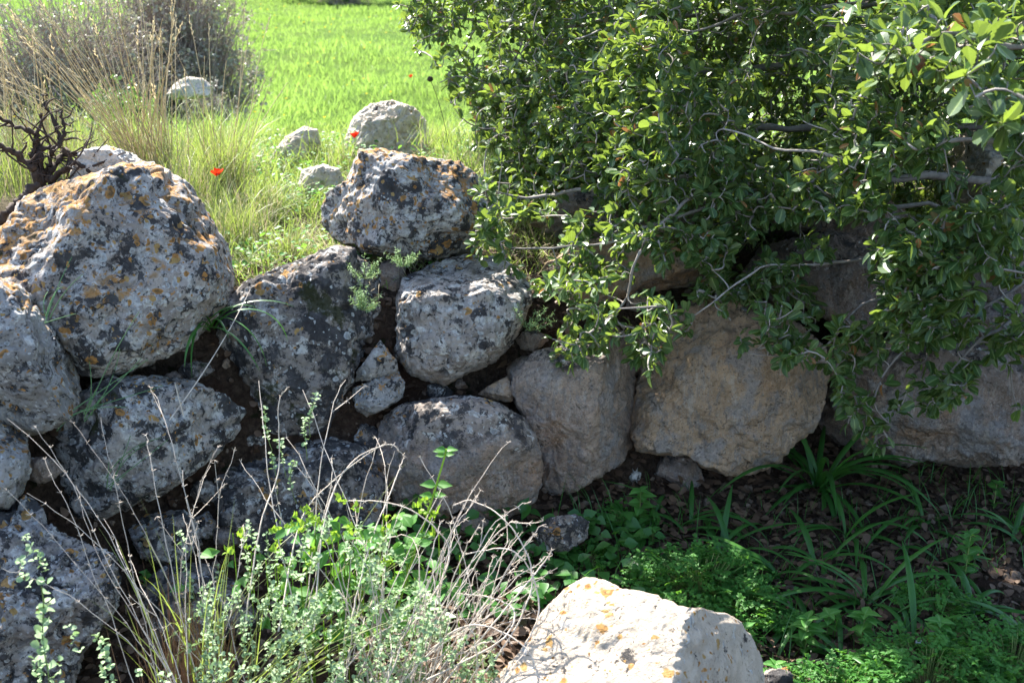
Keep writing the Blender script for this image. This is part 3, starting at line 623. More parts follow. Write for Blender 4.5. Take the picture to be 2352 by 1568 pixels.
# ------------------------------------------------------------------ oak
LIMBS = [  # (px, py, Y) polylines starting near the trunk
    [(2750, 150, 4.6), (2400, 60, 4.4), (2000, 20, 4.3), (1650, 40, 4.4), (1350, 60, 4.5), (1060, 50, 4.65), (925, 40, 4.7)],
    [(2750, 200, 4.6), (2300, 160, 4.3), (1900, 150, 4.1), (1600, 160, 4.1), (1350, 170, 4.3), (1150, 190, 4.4), (1010, 190, 4.5)],
    [(2750, 260, 4.5), (2350, 280, 4.2), (2000, 300, 3.9), (1700, 290, 3.8), (1450, 290, 3.9), (1250, 300, 4.1), (1090, 290, 4.2)],
    [(2750, 300, 4.5), (2350, 400, 4.0), (1950, 420, 3.7), (1650, 400, 3.55), (1400, 420, 3.6), (1220, 450, 3.75), (1120, 430, 3.8)],
    [(2750, 320, 4.4), (2300, 470, 3.7), (1900, 470, 3.4), (1620, 480, 3.25), (1430, 540, 3.25), (1280, 570, 3.3), (1150, 560, 3.4)],
    [(1900, 470, 3.4), (1640, 440, 3.2), (1530, 500, 3.15), (1460, 590, 3.12), (1440, 680, 3.1), (1400, 720, 3.08), (1470, 770, 3.05), (1510, 820, 3.04)],
    [(2750, 350, 4.2), (2400, 520, 3.5), (2100, 560, 3.2), (1900, 600, 3.1), (1750, 620, 3.08), (1660, 690, 3.05), (1590, 740, 3.05)],
    [(2400, 520, 3.5), (2150, 640, 3.15), (1980, 700, 3.08), (1880, 780, 3.04), (1830, 820, 3.02), (1700, 780, 3.0)],
    [(2600, 500, 3.6), (2350, 640, 3.1), (2150, 760, 3.0), (2060, 830, 2.95), (2010, 900, 2.93), (2040, 960, 2.92)],
    [(2750, 420, 3.6), (2500, 600, 3.1), (2330, 740, 2.95), (2230, 800, 2.9), (2170, 860, 2.88)],
    [(2750, 150, 3.8), (2500, 250, 3.1), (2250, 330, 2.9), (2000, 360, 2.95), (1800, 330, 3.05), (1650, 300, 3.2)],
    [(2750, 50, 3.4), (2550, 60, 2.7), (2352, 90, 2.45), (2200, 110, 2.4), (2080, 130, 2.38), (2040, 100, 2.4)],
    [(2750, 200, 3.2), (2550, 230, 2.5), (2400, 270, 2.25), (2330, 260, 2.2), (2290, 230, 2.2)],
    [(2750, 20, 4.2), (2300, -20, 3.6), (1900, 10, 3.4), (1650, 60, 3.5), (1500, 90, 3.7)],
    [(2750, -200, 4.6), (2300, -350, 4.5), (1800, -420, 4.6), (1400, -380, 4.8), (1100, -300, 5.0)],
    [(2750, -400, 4.9), (2300, -700, 5.0), (1900, -900, 5.1), (1500, -800, 5.2), (1200, -650, 5.3)],
]
TR = np.array([2.35, 4.75, 0.])
limbW = []; nodes = []; nid = []
for i, l in enumerate(LIMBS):
    P = resample([at(*p) for p in l], 40); P[3:-1] += np.stack([fbm(P[3:-1] * 5, 3, i + 50 * q_) for q_ in range(3)], 1) * .022; limbW.append(P); nodes.append(P[2:]); nid += [i] * (len(P) - 2)
dense = [(880, -200), (905, 0), (935, 60), (1010, 120), (1030, 200), (1085, 250), (1105, 320), (1150, 370), (1110, 430), (1120, 480), (1085, 540), (1110, 600), (1200, 650), (1300, 630), (1420, 640), (1500, 690), (1600, 680), (1700, 680), (1850, 700), (1950, 740), (2050, 790), (2200, 800), (2450, 800), (2450, -200)]
fringe = [(1190, 560), (1240, 680), (1280, 830), (1340, 840), (1420, 790), (1500, 860), (1530, 770), (1600, 750), (1670, 810), (1760, 800), (1830, 850), (1900, 840), (1920, 960), (2010, 1030), (2110, 980), (2200, 920), (2290, 800), (2450, 860), (2450, 500), (1190, 500)]
def front(px, py):
    f = np.interp(px, [900, 1100, 1250, 1500, 1800, 2100, 2352], [4.6, 4.15, 3.6, 3.15, 2.95, 2.75, 2.55])
    f = f + .25 * np.sin(px * .011 + 1) * .4 + np.interp(py, [0, 300, 600, 900], [.25, .1, 0, .12])
    return np.minimum(f, np.interp(py, [400, 500], [4.6, 3.25]))
pts = []
n = 19000; px = 880 + 1600 * R.rand(n); py = -200 + 1020 * R.rand(n); ins = inpoly(px, py, dense)
cl = fbm(np.stack([px / 150, py / 110, 0 * px], 1), 3, 77)
k = ins & (R.rand(n) < .56 + .95 * cl - .08 * sstep(450, 700, py)); px, py = px[k], py[k]
f = front(px, py); bk = np.where(py < 480, 4.8, 3.42 + .0 * px); bk = np.interp(py, [0, 400, 560, 1000], [4.9, 4.6, 3.45, 3.25]); bk = np.maximum(bk, f + .2)
yv = f + (bk - f) * R.rand(len(px)) ** 1.3; pts.append(atv(px, py, yv))
n = 6500; px = 1120 + 1350 * R.rand(n); py = -160 + 640 * R.rand(n); k = inpoly(px - 40, py, dense); px, py = px[k], py[k]; pts.append(atv(px, py, 3.9 + 1.1 * R.rand(len(px))))
n = 2300; px = 1190 + 1260 * R.rand(n); py = 500 + 540 * R.rand(n); k = inpoly(px, py, fringe) & ~inpoly(px, py, dense)
cl = fbm(np.stack([px / 90, py / 90, 0 * px], 1), 2, 91); k &= (R.rand(n) < .50 + .9 * cl); px, py = px[k], py[k]
pts.append(atv(px, py, np.interp(px, [1250, 1500, 1900, 2352], [3.1, 3.05, 2.98, 2.88]) + .14 * R.randn(len(px)) * .7))
# hand placed sprays hanging in front of the stones
sp_ = [(1300, 645), (1325, 655), (1310, 715), (1290, 770), (1310, 800), (1300, 745), (1345, 720), (1370, 765), (1400, 790), (1395, 735), (1430, 640), (1445, 600), (1380, 640), (1500, 830), (1440, 825), (1510, 780), (1590, 740), (1585, 700), (1665, 700), (1690, 780), (1700, 800), (1745, 790), (1750, 760), (1815, 800), (1830, 770), (1810, 850), (1850, 740), (1925, 720), (1960, 860), (1930, 880), (2000, 820), (2040, 880), (2080, 890), (1990, 910), (2035, 990), (2010, 985), (2070, 930), (2110, 870), (2140, 910), (2060, 950), (2330, 930), (2320, 820), (2200, 860), (1130, 560), (1140, 520), (1115, 420), (1060, 215), (940, 45), (960, 100), (925, 20), (975, 120), (1000, 150), (1040, 235), (1055, 205), (1070, 265), (1090, 285), (1085, 330), (1110, 335), (1150, 372), (1100, 432), (1085, 415), (1130, 470), (1105, 520), (1150, 545), (1115, 560), (1160, 590), (1180, 610), (1140, 440), (1010, 135), (945, 75)]
pts.append(np.array([at(a + R.randn() * 9, b_ + R.randn() * 9, np.interp(a, [900, 1100, 1250, 1500, 1900, 2352], [4.6, 3.9, 3.1, 3.04, 2.95, 2.85]) if b_ < 420 else min(3.3, np.interp(a, [1100, 1250, 1500, 1900, 2352], [3.3, 3.1, 3.04, 2.95, 2.85]))) for a, b_ in sp_ + sp_[-12:]]))
# nearer big sprays at the upper right
nn = []
for (a, b_, y_, c_) in [(2075, 130, 2.38, 16), (2120, 60, 2.42, 10), (2200, 120, 2.42, 14), (2300, 100, 2.4, 12), (2330, 270, 2.2, 16), (2300, 200, 2.22, 6), (2170, 200, 2.5, 6), (2000, 60, 2.6, 10), (2340, 20, 2.4, 10)]:
    for q in range(c_): nn.append(at(a + R.randn() * 45, b_ + R.randn() * 32, y_ + R.randn() * .07))
pts.append(np.array(nn))
n = 2600; c0 = np.array([at(1100 + 1600 * R.rand(), -180 - 750 * R.rand(), 4.3 + 1.3 * R.rand()) for _ in range(n)]); pts.append(c0)  # unseen oak crown above the frame, added to throw shade on the ground
pts = np.concatenate(pts); rel = pts - CAM; dz_ = rel @ FW; qx_ = 1176 + rel[:, 0] / dz_ * FPX; qy_ = 784 - (rel @ UP) / dz_ * FPX
hole = (((qx_ - 2235) / 62) ** 2 + ((qy_ - 375) / 105) ** 2 < 1) & (dz_ < 4.4) | (((qx_ - 1950) / 60) ** 2 + ((qy_ - 700) / 35) ** 2 < 1) | (((qx_ - 1420) / 60) ** 2 + ((qy_ - 585) / 30) ** 2 < 1); pts = pts[~(hole & (R.rand(len(pts)) < .9))]
nodes = np.concatenate(nodes); nid = np.array(nid)
dmin = np.array([np.sqrt(((nodes - p) ** 2).sum(1)).min() for p in pts]); order = np.argsort(dmin)
cap = len(nodes) + 3 * len(pts); NB = np.zeros((cap, 3)); NI = np.zeros(cap, int); NB[:len(nodes)] = nodes; NI[:len(nodes)] = nid; nc = len(nodes)
tw = []; twl = []; cpos = []; cdir = []; clim = []
grow = np.array([-.55, -.25, .1])
for i in order:
    p = pts[i]; d = ((NB[:nc] - p) ** 2).sum(1); j = int(np.argmin(d)); q = NB[j]
    if d[j] > .55 ** 2: continue
    m = (p + q) / 2 + R.randn(3) * .018 + np.array([.02, .02, .02]) * 0; c = bez(q[None], m[None], p[None], 5)[0]
    tw.append(c); twl.append(NI[j]); cpos.append(p); cdir.append(unit(unit(p - q) + .5 * grow + .35 * R.randn(3))); clim.append(NI[j])
    NB[nc:nc + 3] = c[2:5]; NI[nc:nc + 3] = NI[j]; nc += 3
tw = np.array(tw); twl = np.array(twl); cpos = np.array(cpos); cdir = np.array(cdir); clim = np.array(clim)
oak = empty('oak_tree', (TR[0], TR[1], float(gz([TR[0]], [TR[1]])[0])), 'large evergreen oak with glossy toothed leaves overhanging the right half of the wall', 'tree')
tp = resample([(2.35, 4.75, .4), (2.3, 4.72, 1.0), (2.38, 4.8, 1.7), (2.3, 4.9, 2.4), (2.2, 5.1, 3.2)], 24)
V, F = tubes(tp[None], np.linspace(.17, .07, 24)[None] * (1 + .1 * R.randn(24))[None], 12)
Bag().add(V, F).build('trunk', M['bark'], oak)
for i, P in enumerate(limbW):
    j = int(np.argmin(((tp - P[0]) ** 2).sum(1))); 
    if i not in (5, 7): P = np.vstack([resample([tp[j], (tp[j] + P[0]) / 2 + [0, 0, .03], P[0]], 6)[:-1], P])
    k = len(P); rr = np.linspace(.019 if i in (0, 1, 2, 3, 14, 15) else (.010 if i not in (5, 6, 7, 8) else .0055), .0018, k)
    b = Bag(); V, F = tubes(P[None], rr[None] * (1 + .12 * R.randn(1, k)), 7); b.add(V, F)
    s = twl == i
    if s.any():
        T = tw[s]; V, F = tubes(T, np.linspace(.0026, .0013, 5)[None] * (.8 + .6 * R.rand(len(T), 1)), 4); b.add(V, F, np.repeat(R.rand(len(T)), 20))
    br = b.build('branch', M['bark'], oak)
    s = clim == i; p = cpos[s]; dd = cdir[s]; m = len(p)
    if m == 0: continue
    nl = 9; lp = np.repeat(p, nl, 0); ld = np.repeat(dd, nl, 0); N = m * nl
    kk = np.tile(np.arange(nl), m)
    side = rdir(N); side = unit(side - (side * ld).sum(1, keepdims=True) * ld)
    spread = np.where(kk < 6, .9 + .5 * R.rand(N), .3); dirs = unit(ld * (1.1 - spread[:, None] * .55) + side * spread[:, None])
    back = R.rand(N, 1) * np.where(kk < 6, .035, .004)[:, None]
    pos = lp - ld * back
    nr = unit(np.cross(np.cross(dirs, np.array([0, 0, 1.]) + .45 * R.randn(N, 3)), dirs) + .15 * R.randn(N, 3))
    dep = (pos - CAM) @ FW; N_ = 0; sz = np.interp(dep, [2, 2.6, 3.5, 4.8], [.042, .036, .031, .027]) * (.45 + .9 * R.rand(N) ** .8)
    keep = R.rand(N) < .86
    fb = Bag(); wh = R.rand(N)
    for tp_, lo_, hi_ in ((OAK, 0, .5), (OAKN, .5, .72), (OAKR, .72, 1.)):
        ks = keep & (wh >= lo_) & (wh < hi_)
        V, Fs, rn, md = leaves(tp_, pos[ks], dirs[ks], nr[ks], sz[ks], .75 + .45 * R.rand(ks.sum())); fb.add(V, Fs, rn, md)
    fb.build('foliage', M['oak'], br, smooth=False)
# brown gall hanging in the near spray
V0, F0 = ICO[4]; c = at(2108, 152, 2.36); q = V0 * np.array([.013, .013, .019]); q = q * (1 + .18 * (1 - worley(V0 * 6, 4)))[:, None]
Bag().add(q + c, F0).build('acorn_cup', M['acorn'], oak)

# ------------------------------------------------------------------ grass tussocks
def tussock(name, base, n, H, lean, mat, label, cat='grass tussock', group=None, width=.003, curve=1., azs=None, spread=.03, dryn=0, stems=None, drymat='straw', segs=6):
    base = np.asarray(base, float); e = empty(name, base, label, cat, group)
    az = R.rand(n) * 6.28 if azs is None else azs[0] + azs[1] * R.randn(n)
    b = base + np.stack([R.randn(n) * spread, R.randn(n) * spread, 0 * az - .01], 1)
    V, F, rn = blades(b, H * (.45 + .65 * R.rand(n)), az, lean * R.rand(n), curve * (.2 + R.rand(n)), width * (.6 + .7 * R.rand(n)), segs, twist=R.randn(n) * .6)
    mk('blades', V, F, M[mat], e, {'rnd': rn * .97, 'mid': rn * 0})
    if dryn:
        az = R.rand(dryn) * 6.28; b = base + np.stack([R.randn(dryn) * spread, R.randn(dryn) * spread, 0 * az - .01], 1)
        V, F, rn = blades(b, H * (.25 + .5 * R.rand(dryn)), az, lean * R.rand(dryn) * .9, .2 * R.rand(dryn), width * .8, 4, twist=R.randn(dryn))
        mk('dead_blades', V, F, M[drymat], e, {'rnd': rn * .97, 'mid': rn * 0})
    if stems is not None:
        bg = Bag()
        for (tx, ty, tY, hd) in stems:
            tip = at(tx, ty, tY); a = base + R.randn(3) * [spread * .8, spread * .8, 0]; L = np.linalg.norm(tip - a)
            mid_ = (a + tip) / 2 + np.array([0, 0, .10 * L]) + R.randn(3) * .02
            P = bez(a[None], mid_[None], tip[None], 12); V, F = tubes(P, np.linspace(.0020, .0010, 12)[None], 4); rr_ = R.rand() * .5; bg.add(V, F, np.full(len(V), rr_))
            if hd:
                tt = unit(P[0, -1] - P[0, -3]); m_ = 14; pp_ = P[0, -1][None] - tt[None] * np.linspace(0, .07, m_)[:, None]
                V, Fs, rn, md = leaves(LANCE, pp_, tt + rdir(m_) * .35, rdir(m_), .016); bg.add(V, Fs, rn * .5, md)
        bg.build('seed_stems', M['straw'], e)
    return e
TG = 'grass tussocks on the terrace'
tussock('grass_tussock', at(520, 440, 4.35), 330, .42, .55, 'tuft', 'tall green grass tussock with a brown base behind the largest boulder', group=TG, dryn=160, drymat='redstem' if False else 'straw', spread=.05,
        stems=[(560, 20, 4.6, 1), (620, 40, 4.7, 1), (575, 60, 4.5, 0), (635, 150, 4.5, 0), (480, 60, 4.5, 1), (400, 110, 4.4, 0), (660, 190, 4.4, 0), (520, 140, 4.3, 0), (435, 40, 4.4, 1), (610, 180, 4.3, 0), (350, 60, 4.3, 1), (470, 130, 4.3, 0)])
tussock('grass_tussock', at(545, 560, 3.75), 240, .24, .6, 'tuft', 'green grass tussock with the red poppy, on the edge just right of the largest boulder', group=TG, dryn=160, spread=.045)
tussock('grass_tussock', at(670, 600, 3.66), 170, .17, .8, 'tuft', 'small yellow green tussock at the very lip above the blackish mossy boulder', group=TG, dryn=120, spread=.02)
tussock('grass_tussock', at(600, 470, 4.1), 180, .16, .8, 'tuft', 'low green tussock between the poppy tussock and the flat white stone', group=TG, dryn=90, spread=.05)
tussock('grass_tussock', at(430, 470, 4.0), 200, .25, .6, 'tuft', 'pale green tussock directly behind the right shoulder of the largest boulder', group=TG, dryn=120, spread=.05)
st = [(R.uniform(-20, 430), R.uniform(-20, 230), R.uniform(3.8, 4.5), int(R.rand() < .6)) for _ in range(80)]
tussock('grass_tussock', at(350, 430, 4.2), 260, .42, .6, 'tuft', 'straw coloured tussock whose long dry stems lean left across the thorn bush', group=TG, dryn=220, spread=.06, azs=(2.6, .9), stems=st)
st = [(R.uniform(-120, 120), R.uniform(60, 260), R.uniform(3.8, 4.4), int(R.rand() < .5)) for _ in range(56)]
tussock('grass_tussock', at(130, 430, 4.1), 320, .36, .6, 'tuft', 'pale leaning tussock behind the dead branches at the left edge', group=TG, dryn=200, spread=.09, stems=st)
tussock('grass_tussock', at(20, 430, 3.9), 260, .32, .6, 'tuft', 'green tussock at the left edge beneath the dead branches', group=TG, dryn=100, spread=.08)
tussock('grass_tussock', at(250, 400, 4.6), 280, .34, .6, 'tuft', 'light green tussock behind the pale grey stone', group=TG, dryn=160, spread=.09)
for (a, b_, y_, l) in [(1010, 320, 5.0, 'small tussock right of the pitted boulder'), (1060, 380, 4.3, 'loose tussock behind the right end of the speckled boulder'), (760, 360, 4.9, 'thin tussock left below the pitted boulder'), (1150, 350, 4.5, 'small tussock partly under the oak leaves')]:
    tussock('grass_tussock', at(a, b_, y_), 140, .15, .8, 'grass_mid', l, group=TG, dryn=50, spread=.07)

# lower left grass tuft (green and red-brown) and hanging blades
b0 = np.array([-.64, 2.14, .0]); e = empty('grass_tuft', b0, 'reddish brown and green wiry grass tuft among the boulders at lower left', 'grass tuft')
n = 170; az = R.rand(n) * 6.28; bb = b0 + np.stack([R.randn(n) * .045, R.randn(n) * .045, 0 * az + .02], 1)
V, F, rn = blades(bb, .16 + .22 * R.rand(n), az, .28 * R.rand(n), .12 * R.rand(n), .0028, 5, twist=R.randn(n)); mk('dead_blades', V, F, M['redstem'], e, {'rnd': rn, 'mid': rn * 0})
n = 48; az = R.rand(n) * 6.28; bb = b0 + np.stack([R.randn(n) * .04, R.randn(n) * .04, 0 * az + .02], 1)
V, F, rn = blades(bb, .22 + .32 * R.rand(n), az, .35 * R.rand(n), 1.3 * R.rand(n) ** 2, .0038, 9, twist=R.randn(n) * .5)
az = -.3 + .5 * R.randn(26); bb = b0 + np.stack([.05 + R.randn(26) * .03, R.randn(26) * .03, 0 * az + .03], 1)
V2, F2, rn2 = blades(bb, .35 + .3 * R.rand(26), az, .6 + .3 * R.rand(26), .7 * R.rand(26), .0045, 9, twist=R.randn(26) * .5)
Bag().add(V, F, rn * .97).add(V2, F2, rn2 * .97).build('blades', M['tuft'], e)

def strap(px, py, Y, n, L, label, width=.018, az0=None, mat='broad', group='strap leaved tufts below the wall', name='strap_leaf_tuft', z=None, lean=.7, curve=1.9):
    p = at(px, py, Y)
    if z is None: p[2] = gz([p[0]], [p[1]])[0]
    az = R.rand(n) * 6.28 if az0 is None else az0 + R.randn(n) * .7
    V, F, rn = blades(p + np.stack([R.randn(n) * .012, R.randn(n) * .012, 0 * az - .01], 1), L * (.55 + .6 * R.rand(n)), az, .25 + lean * 1.1 * R.rand(n), curve * (.5 + .7 * R.rand(n)), width * (.7 + .5 * R.rand(n)), 12, True, 'broad', twist=R.randn(n) * .25)
    o = mk(name, V, F, M[mat], None, {'rnd': rn * .97, 'mid': rn * 0}, origin=p); return tag(o, label, 'plant', group)
STR = [(1880, 1100, 3.30, 34, .42, 'largest strap leaved tuft, arching in front of the gap right of the big tan block'), (1570, 1180, 3.05, 8, .26, 'strap leaved tuft below the left corner of the big tan block'),
       (1660, 1240, 2.95, 9, .26, 'strap leaved tuft just above the ferny patch, left part of the shaded ground'), (1790, 1310, 2.82, 10, .30, 'strap leaved tuft right of the ferny patch with a tall upright leaf'),
       (1960, 1200, 3.02, 8, .26, 'strap leaved tuft in the middle of the bare litter'), (2120, 1180, 3.08, 7, .28, 'strap leaved tuft with one long leaf bent to a knee'),
       (2160, 1290, 2.88, 6, .22, 'small strap leaved tuft with a V of leaves right of the middle'), (1990, 1390, 2.66, 12, .28, 'strap leaved tuft in the sun flecks'),
       (2080, 1480, 2.52, 12, .26, 'strap leaved tuft close to the bottom right weeds'), (1850, 1420, 2.62, 10, .24, 'strap leaved tuft behind the right corner of the sunlit rock'),
       (2350, 1200, 3.0, 9, .26, 'strap leaved tuft at the right edge in deep shade'), (2230, 1420, 2.62, 9, .24, 'strap leaved tuft near the right edge among ferny weeds'),
       (1880, 1290, 2.86, 9, .26, 'drooping strap leaved tuft between the ferny patch and the V tuft'), (2360, 1440, 2.55, 8, .22, 'strap leaved tuft cut by the right edge'),
       (1930, 1520, 2.46, 9, .22, 'short strap leaved tuft at the bottom beside the small grey stone'), (1500, 1140, 3.1, 5, .15, 'thin strap leaved tuft left of the dark stone')]
for s_ in STR: strap(*s_)
strap(1250, 1190, 2.98, 8, .10, 'small dark leafy tuft at the foot of the low brownish boulder', .010)
strap(478, 745, 2.98, 11, .26, 'strap leaves hanging down from the crack between the largest boulder and the blackish one', .009, az0=-.6, group=None, z=1, lean=.7, curve=2.3)

# fallen fine grass on lower ground
n = 1500; x = .1 + 2.0 * R.rand(n); y = 2.05 + 1.3 * R.rand(n); k = (fbm(np.stack([x, y, 0 * x], 1) * 3, 2, 5) > -.05) & (y < YW(x) - .1); x, y = x[k], y[k]
V, F, rn = blades(np.stack([x, y, gz(x, y)], 1), .05 + .10 * R.rand(len(x)), R.rand(len(x)) * 6.28, R.rand(len(x)) * .7, R.rand(len(x)) * 1.5, .003, 5, twist=R.randn(len(x)))
tag(mk('shade_grass', V, F, M['broad'], None, {'rnd': rn * .97, 'mid': rn * 0}, origin=(0, 0, 0)), 'thin grass sprouting on the shaded litter in front of the wall', 'grass', kind='stuff')

# ------------------------------------------------------------------ ferny weeds, leafy weeds
def ferny(px, py, Y, w, d, h, n, label, mat='parsley'):
    p = at(px, py, Y); p[2] = gz([p[0]], [p[1]])[0]; b = Bag()
    a = R.rand(n) * 6.28; r = R.rand(n) ** .5; x = p[0] + np.cos(a) * r * w; y = p[1] + np.sin(a) * r * d
    tops = np.stack([x, y, gz(x, y) + h * (.35 + .65 * R.rand(n)) * (1 - .5 * r)], 1)
    roots = p + (tops - p) * [.35, .35, 0]; roots[:, 2] = gz(roots[:, 0], roots[:, 1])
    V, F = tubes(bez(roots, (roots + tops) / 2 + [0, 0, .03], tops, 5), np.full((n, 5), .0009), 4); b2 = Bag().add(V, F)
    # each frond: a leaf plane with paired lobed leaflets
    dr = unit(np.stack([np.cos(a), np.sin(a), .3 + 0 * a], 1) + .4 * R.randn(n, 3)); up = unit(np.array([0, 0, 1.]) + .4 * R.randn(n, 3)); sd = unit(np.cross(up, dr))
    for k in range(9):
        t_ = (k + 1) // 2 / 4.; sg = 0 if k == 0 else (1 if k % 2 else -1)
        L = .030 * (.8 + .4 * R.rand(n)); q = tops + dr * (L * (1 - t_))[:, None] * (1.3 if sg else 1.2) + sd * (sg * .003)
        dd = unit(dr * (.5 if sg else 1) + sd * sg * .9 + .15 * R.randn(n, 3))
        for j in (-1, 0, 1):
            d3 = unit(dd + np.cross(up, dd) * j * .75); V, Fs, rn, md = leaves(OVATE, q, d3, up, .006 + .007 * R.rand(n) * (1 if sg else 1.3)); b.add(V, Fs, rn * .97, md)
    e = empty('ferny_weed', p, label, 'weed', 'ferny leaved weed patches'); b2.build('stems', M['greenstem'], e); b.build('foliage', M[mat], e); return e
ferny(1610, 1330, 2.70, .17, .12, .14, 330, 'bright ferny weed patch right behind the sunlit foreground rock')
ferny(1720, 1370, 2.62, .10, .10, .11, 130, 'smaller ferny weed patch beside the right shoulder of the sunlit rock')
ferny(2130, 1560, 2.34, .18, .10, .12, 230, 'ferny weed patch at the bottom right of the small grey stone')
ferny(2330, 1520, 2.38, .15, .12, .13, 240, 'ferny weed patch in the bottom right corner')
ferny(1920, 1570, 2.30, .13, .08, .09, 150, 'low ferny weed patch on the bottom edge')
ferny(2150, 1400, 2.62, .10, .08, .08, 70, 'sparse ferny weed in the sun flecks')
ferny(1350, 1265, 2.85, .05, .05, .05, 30, 'tiny ferny weed right of the half buried stone')
ferny(1440, 1170, 3.02, .06, .05, .06, 40, 'tiny ferny weed left of the nettle like plant')
def leafy(px, py, Y, h, levels, L, label, mat='mint', lean=(0, 0), name='leafy_weed', tpl=OVATE, z=None, group='broad leaved weeds', stem='greenstem', drop=1.):
    p = at(px, py, Y)
    if z is None: p[2] = gz([p[0]], [p[1]])[0]
    e = empty(name, p, label, 'weed', group); tip = p + [lean[0], lean[1], h]; P = bez(p[None], ((p + tip) / 2 + [0, 0, .02])[None], tip[None], 10)
    V, F = tubes(P, np.linspace(.0022, .001, 10)[None], 5); Bag().add(V, F).build('stem', M[stem], e); b = Bag()
    for i in range(levels):
        t_ = .15 + .85 * i / max(1, levels - 1); q = resample(P[0], 50)[int(t_ * 49)]; m = 4 if i == levels - 1 else 3
        for k in range(m):
            a = k * 6.28 / m + i * 1.1 + R.randn() * .2; s = L * (1.0 - .45 * abs(t_ - .5)) * (.8 + .4 * R.rand())
            d = np.array([[math.cos(a), math.sin(a), .35 - .2 * R.rand()]]); V, Fs, rn, md = leaves(tpl, q[None], d, np.array([[0, 0, 1.]]) + .2 * R.randn(1, 3), s); b.add(V, Fs, rn * .97, md)
    b.build('foliage', M[mat], e); return e
LW = [(1470, 1170, 3.02, .12, 6, .045, 'nettle like green weed on the litter right of the upright boulder'), (1850, 1480, 2.5, .10, 5, .05, 'leafy weed half in shade right of the sunlit rock'),
      (2215, 1330, 2.78, .13, 6, .042, 'upright leafy weed with a pale top near the right edge'), (1700, 1470, 2.45, .08, 4, .06, 'broad leaved weed touching the right face of the sunlit rock'),
      (1980, 1470, 2.5, .08, 5, .045, 'leafy weed in front of the sun flecks'), (2150, 1500, 2.46, .08, 5, .04, 'leafy weed with a pale blossom beside it at lower right'),
      (2290, 1110, 3.2, .08, 4, .035, 'leafy weed deep in shade at the right edge under the long dark boulder'), (1385, 1270, 2.86, .04, 3, .03, 'seedling in the middle of the litter'),
      (1500, 1210, 2.95, .05, 4, .03, 'seedling at the foot of the nettle like weed'), (165, 1200, 2.62, .06, 4, .035, 'small green weed in the gap under the wedge shaped boulder'),
      (330, 1290, 2.66, .05, 4, .022, 'small green weed below the stone in the hollow'), (1780, 1540, 2.36, .06, 4, .04, 'leafy weed over the small grey stone'), (1640, 1400, 2.55, .06, 4, .03, 'leafy weed between the ferny patches'),
      (2060, 1560, 2.34, .09, 5, .035, 'leafy weed at the bottom edge right of centre'), (1900, 1450, 2.55, .07, 4, .04, 'low dark leafy weed under the drooping straps')]
for l in LW: leafy(*l)
# dark ivy-like patch behind the dry stems
n = 420; x = -.35 + .75 * R.rand(n); y = 2.55 + .45 * R.rand(n); P = np.stack([x, y, gz(x, y) + .02 + .05 * R.rand(n)], 1)
V, Fs, rn, md = leaves(OVATE, P, unit(rdir(n) * [1, 1, .3]), unit(rdir(n) * .5 + [0, -.3, 1]), .03 + .02 * R.rand(n), 1.2)
tag(Bag().add(V, Fs, rn * .97, md).build('shade_weeds', M['broad'], origin=(0, 0, 0)), 'dark green ground cover in shade behind the dry stems', 'weeds', kind='stuff')

# ------------------------------------------------------------------ foreground herb with dry stems
def drystems(bag, root, tips, k=22, sp=.05, r0=.0017, bend=.38, tuftn=9):
    for (tx, ty, tY, cv) in tips:
        tip = at(tx, ty, tY); a = root + R.randn(3) * [sp, sp, .01]; L = np.linalg.norm(tip - a)
        side = np.array([cv, 0, 0]); m = a + (tip - a) * (.4 + .25 * R.rand()) + np.array([0, 0, bend * L * (abs(cv + .3) + .5 * R.rand())]) + side * L * .2 + R.randn(3) * [.05, .03, .03]
        P = bez(a[None], m[None], tip[None], k)[0] + np.cumsum(R.randn(k, 3) * .0022, 0); V, F = tubes(P[None], np.linspace(r0, r0 * .4, k)[None], 4); rr_ = R.rand() ** 2; bag.add(V, F, np.full(len(V), rr_))
        # whorls of little spikes at the nodes of the upper half
        A = []; B = []
        for i in range(int(k * .35), k, 2 if R.rand() < .6 else 3):
            m_ = R.randint(2, 6) if i < k - 2 else 7
            for _ in range(m_): A.append(P[i]); B.append(P[i] + unit(unit(P[i] - P[i - 1]) * .8 + rdir(1)[0]) * R.uniform(.003, .010))
        A = np.array(A); B = np.array(B); V, F = tubes(np.stack([A, B], 1), np.tile([[.0007, .0004]], (len(A), 1)), 3); bag.add(V, F, np.full(len(V), rr_))
        if R.rand() < .55:
            i = R.randint(k // 2, k - 4); q = P[i]; d = unit(unit(P[i + 1] - P[i]) + rdir(1)[0] * .7); P2 = bez(q[None], (q + d * .04)[None], (q + d * R.uniform(.04, .10) + [0, 0, .01])[None], 7)
            V, F = tubes(P2, np.linspace(.0010, .0005, 7)[None], 3); bag.add(V, F, np.full(len(V), rr_))
            A = np.repeat(P2[0][[3, 6]], tuftn // 2, 0); B = A + rdir(len(A)) * .008; V, F = tubes(np.stack([A, B], 1), np.tile([[.0006, .0004]], (len(A), 1)), 3); bag.add(V, F, np.full(len(V), rr_))
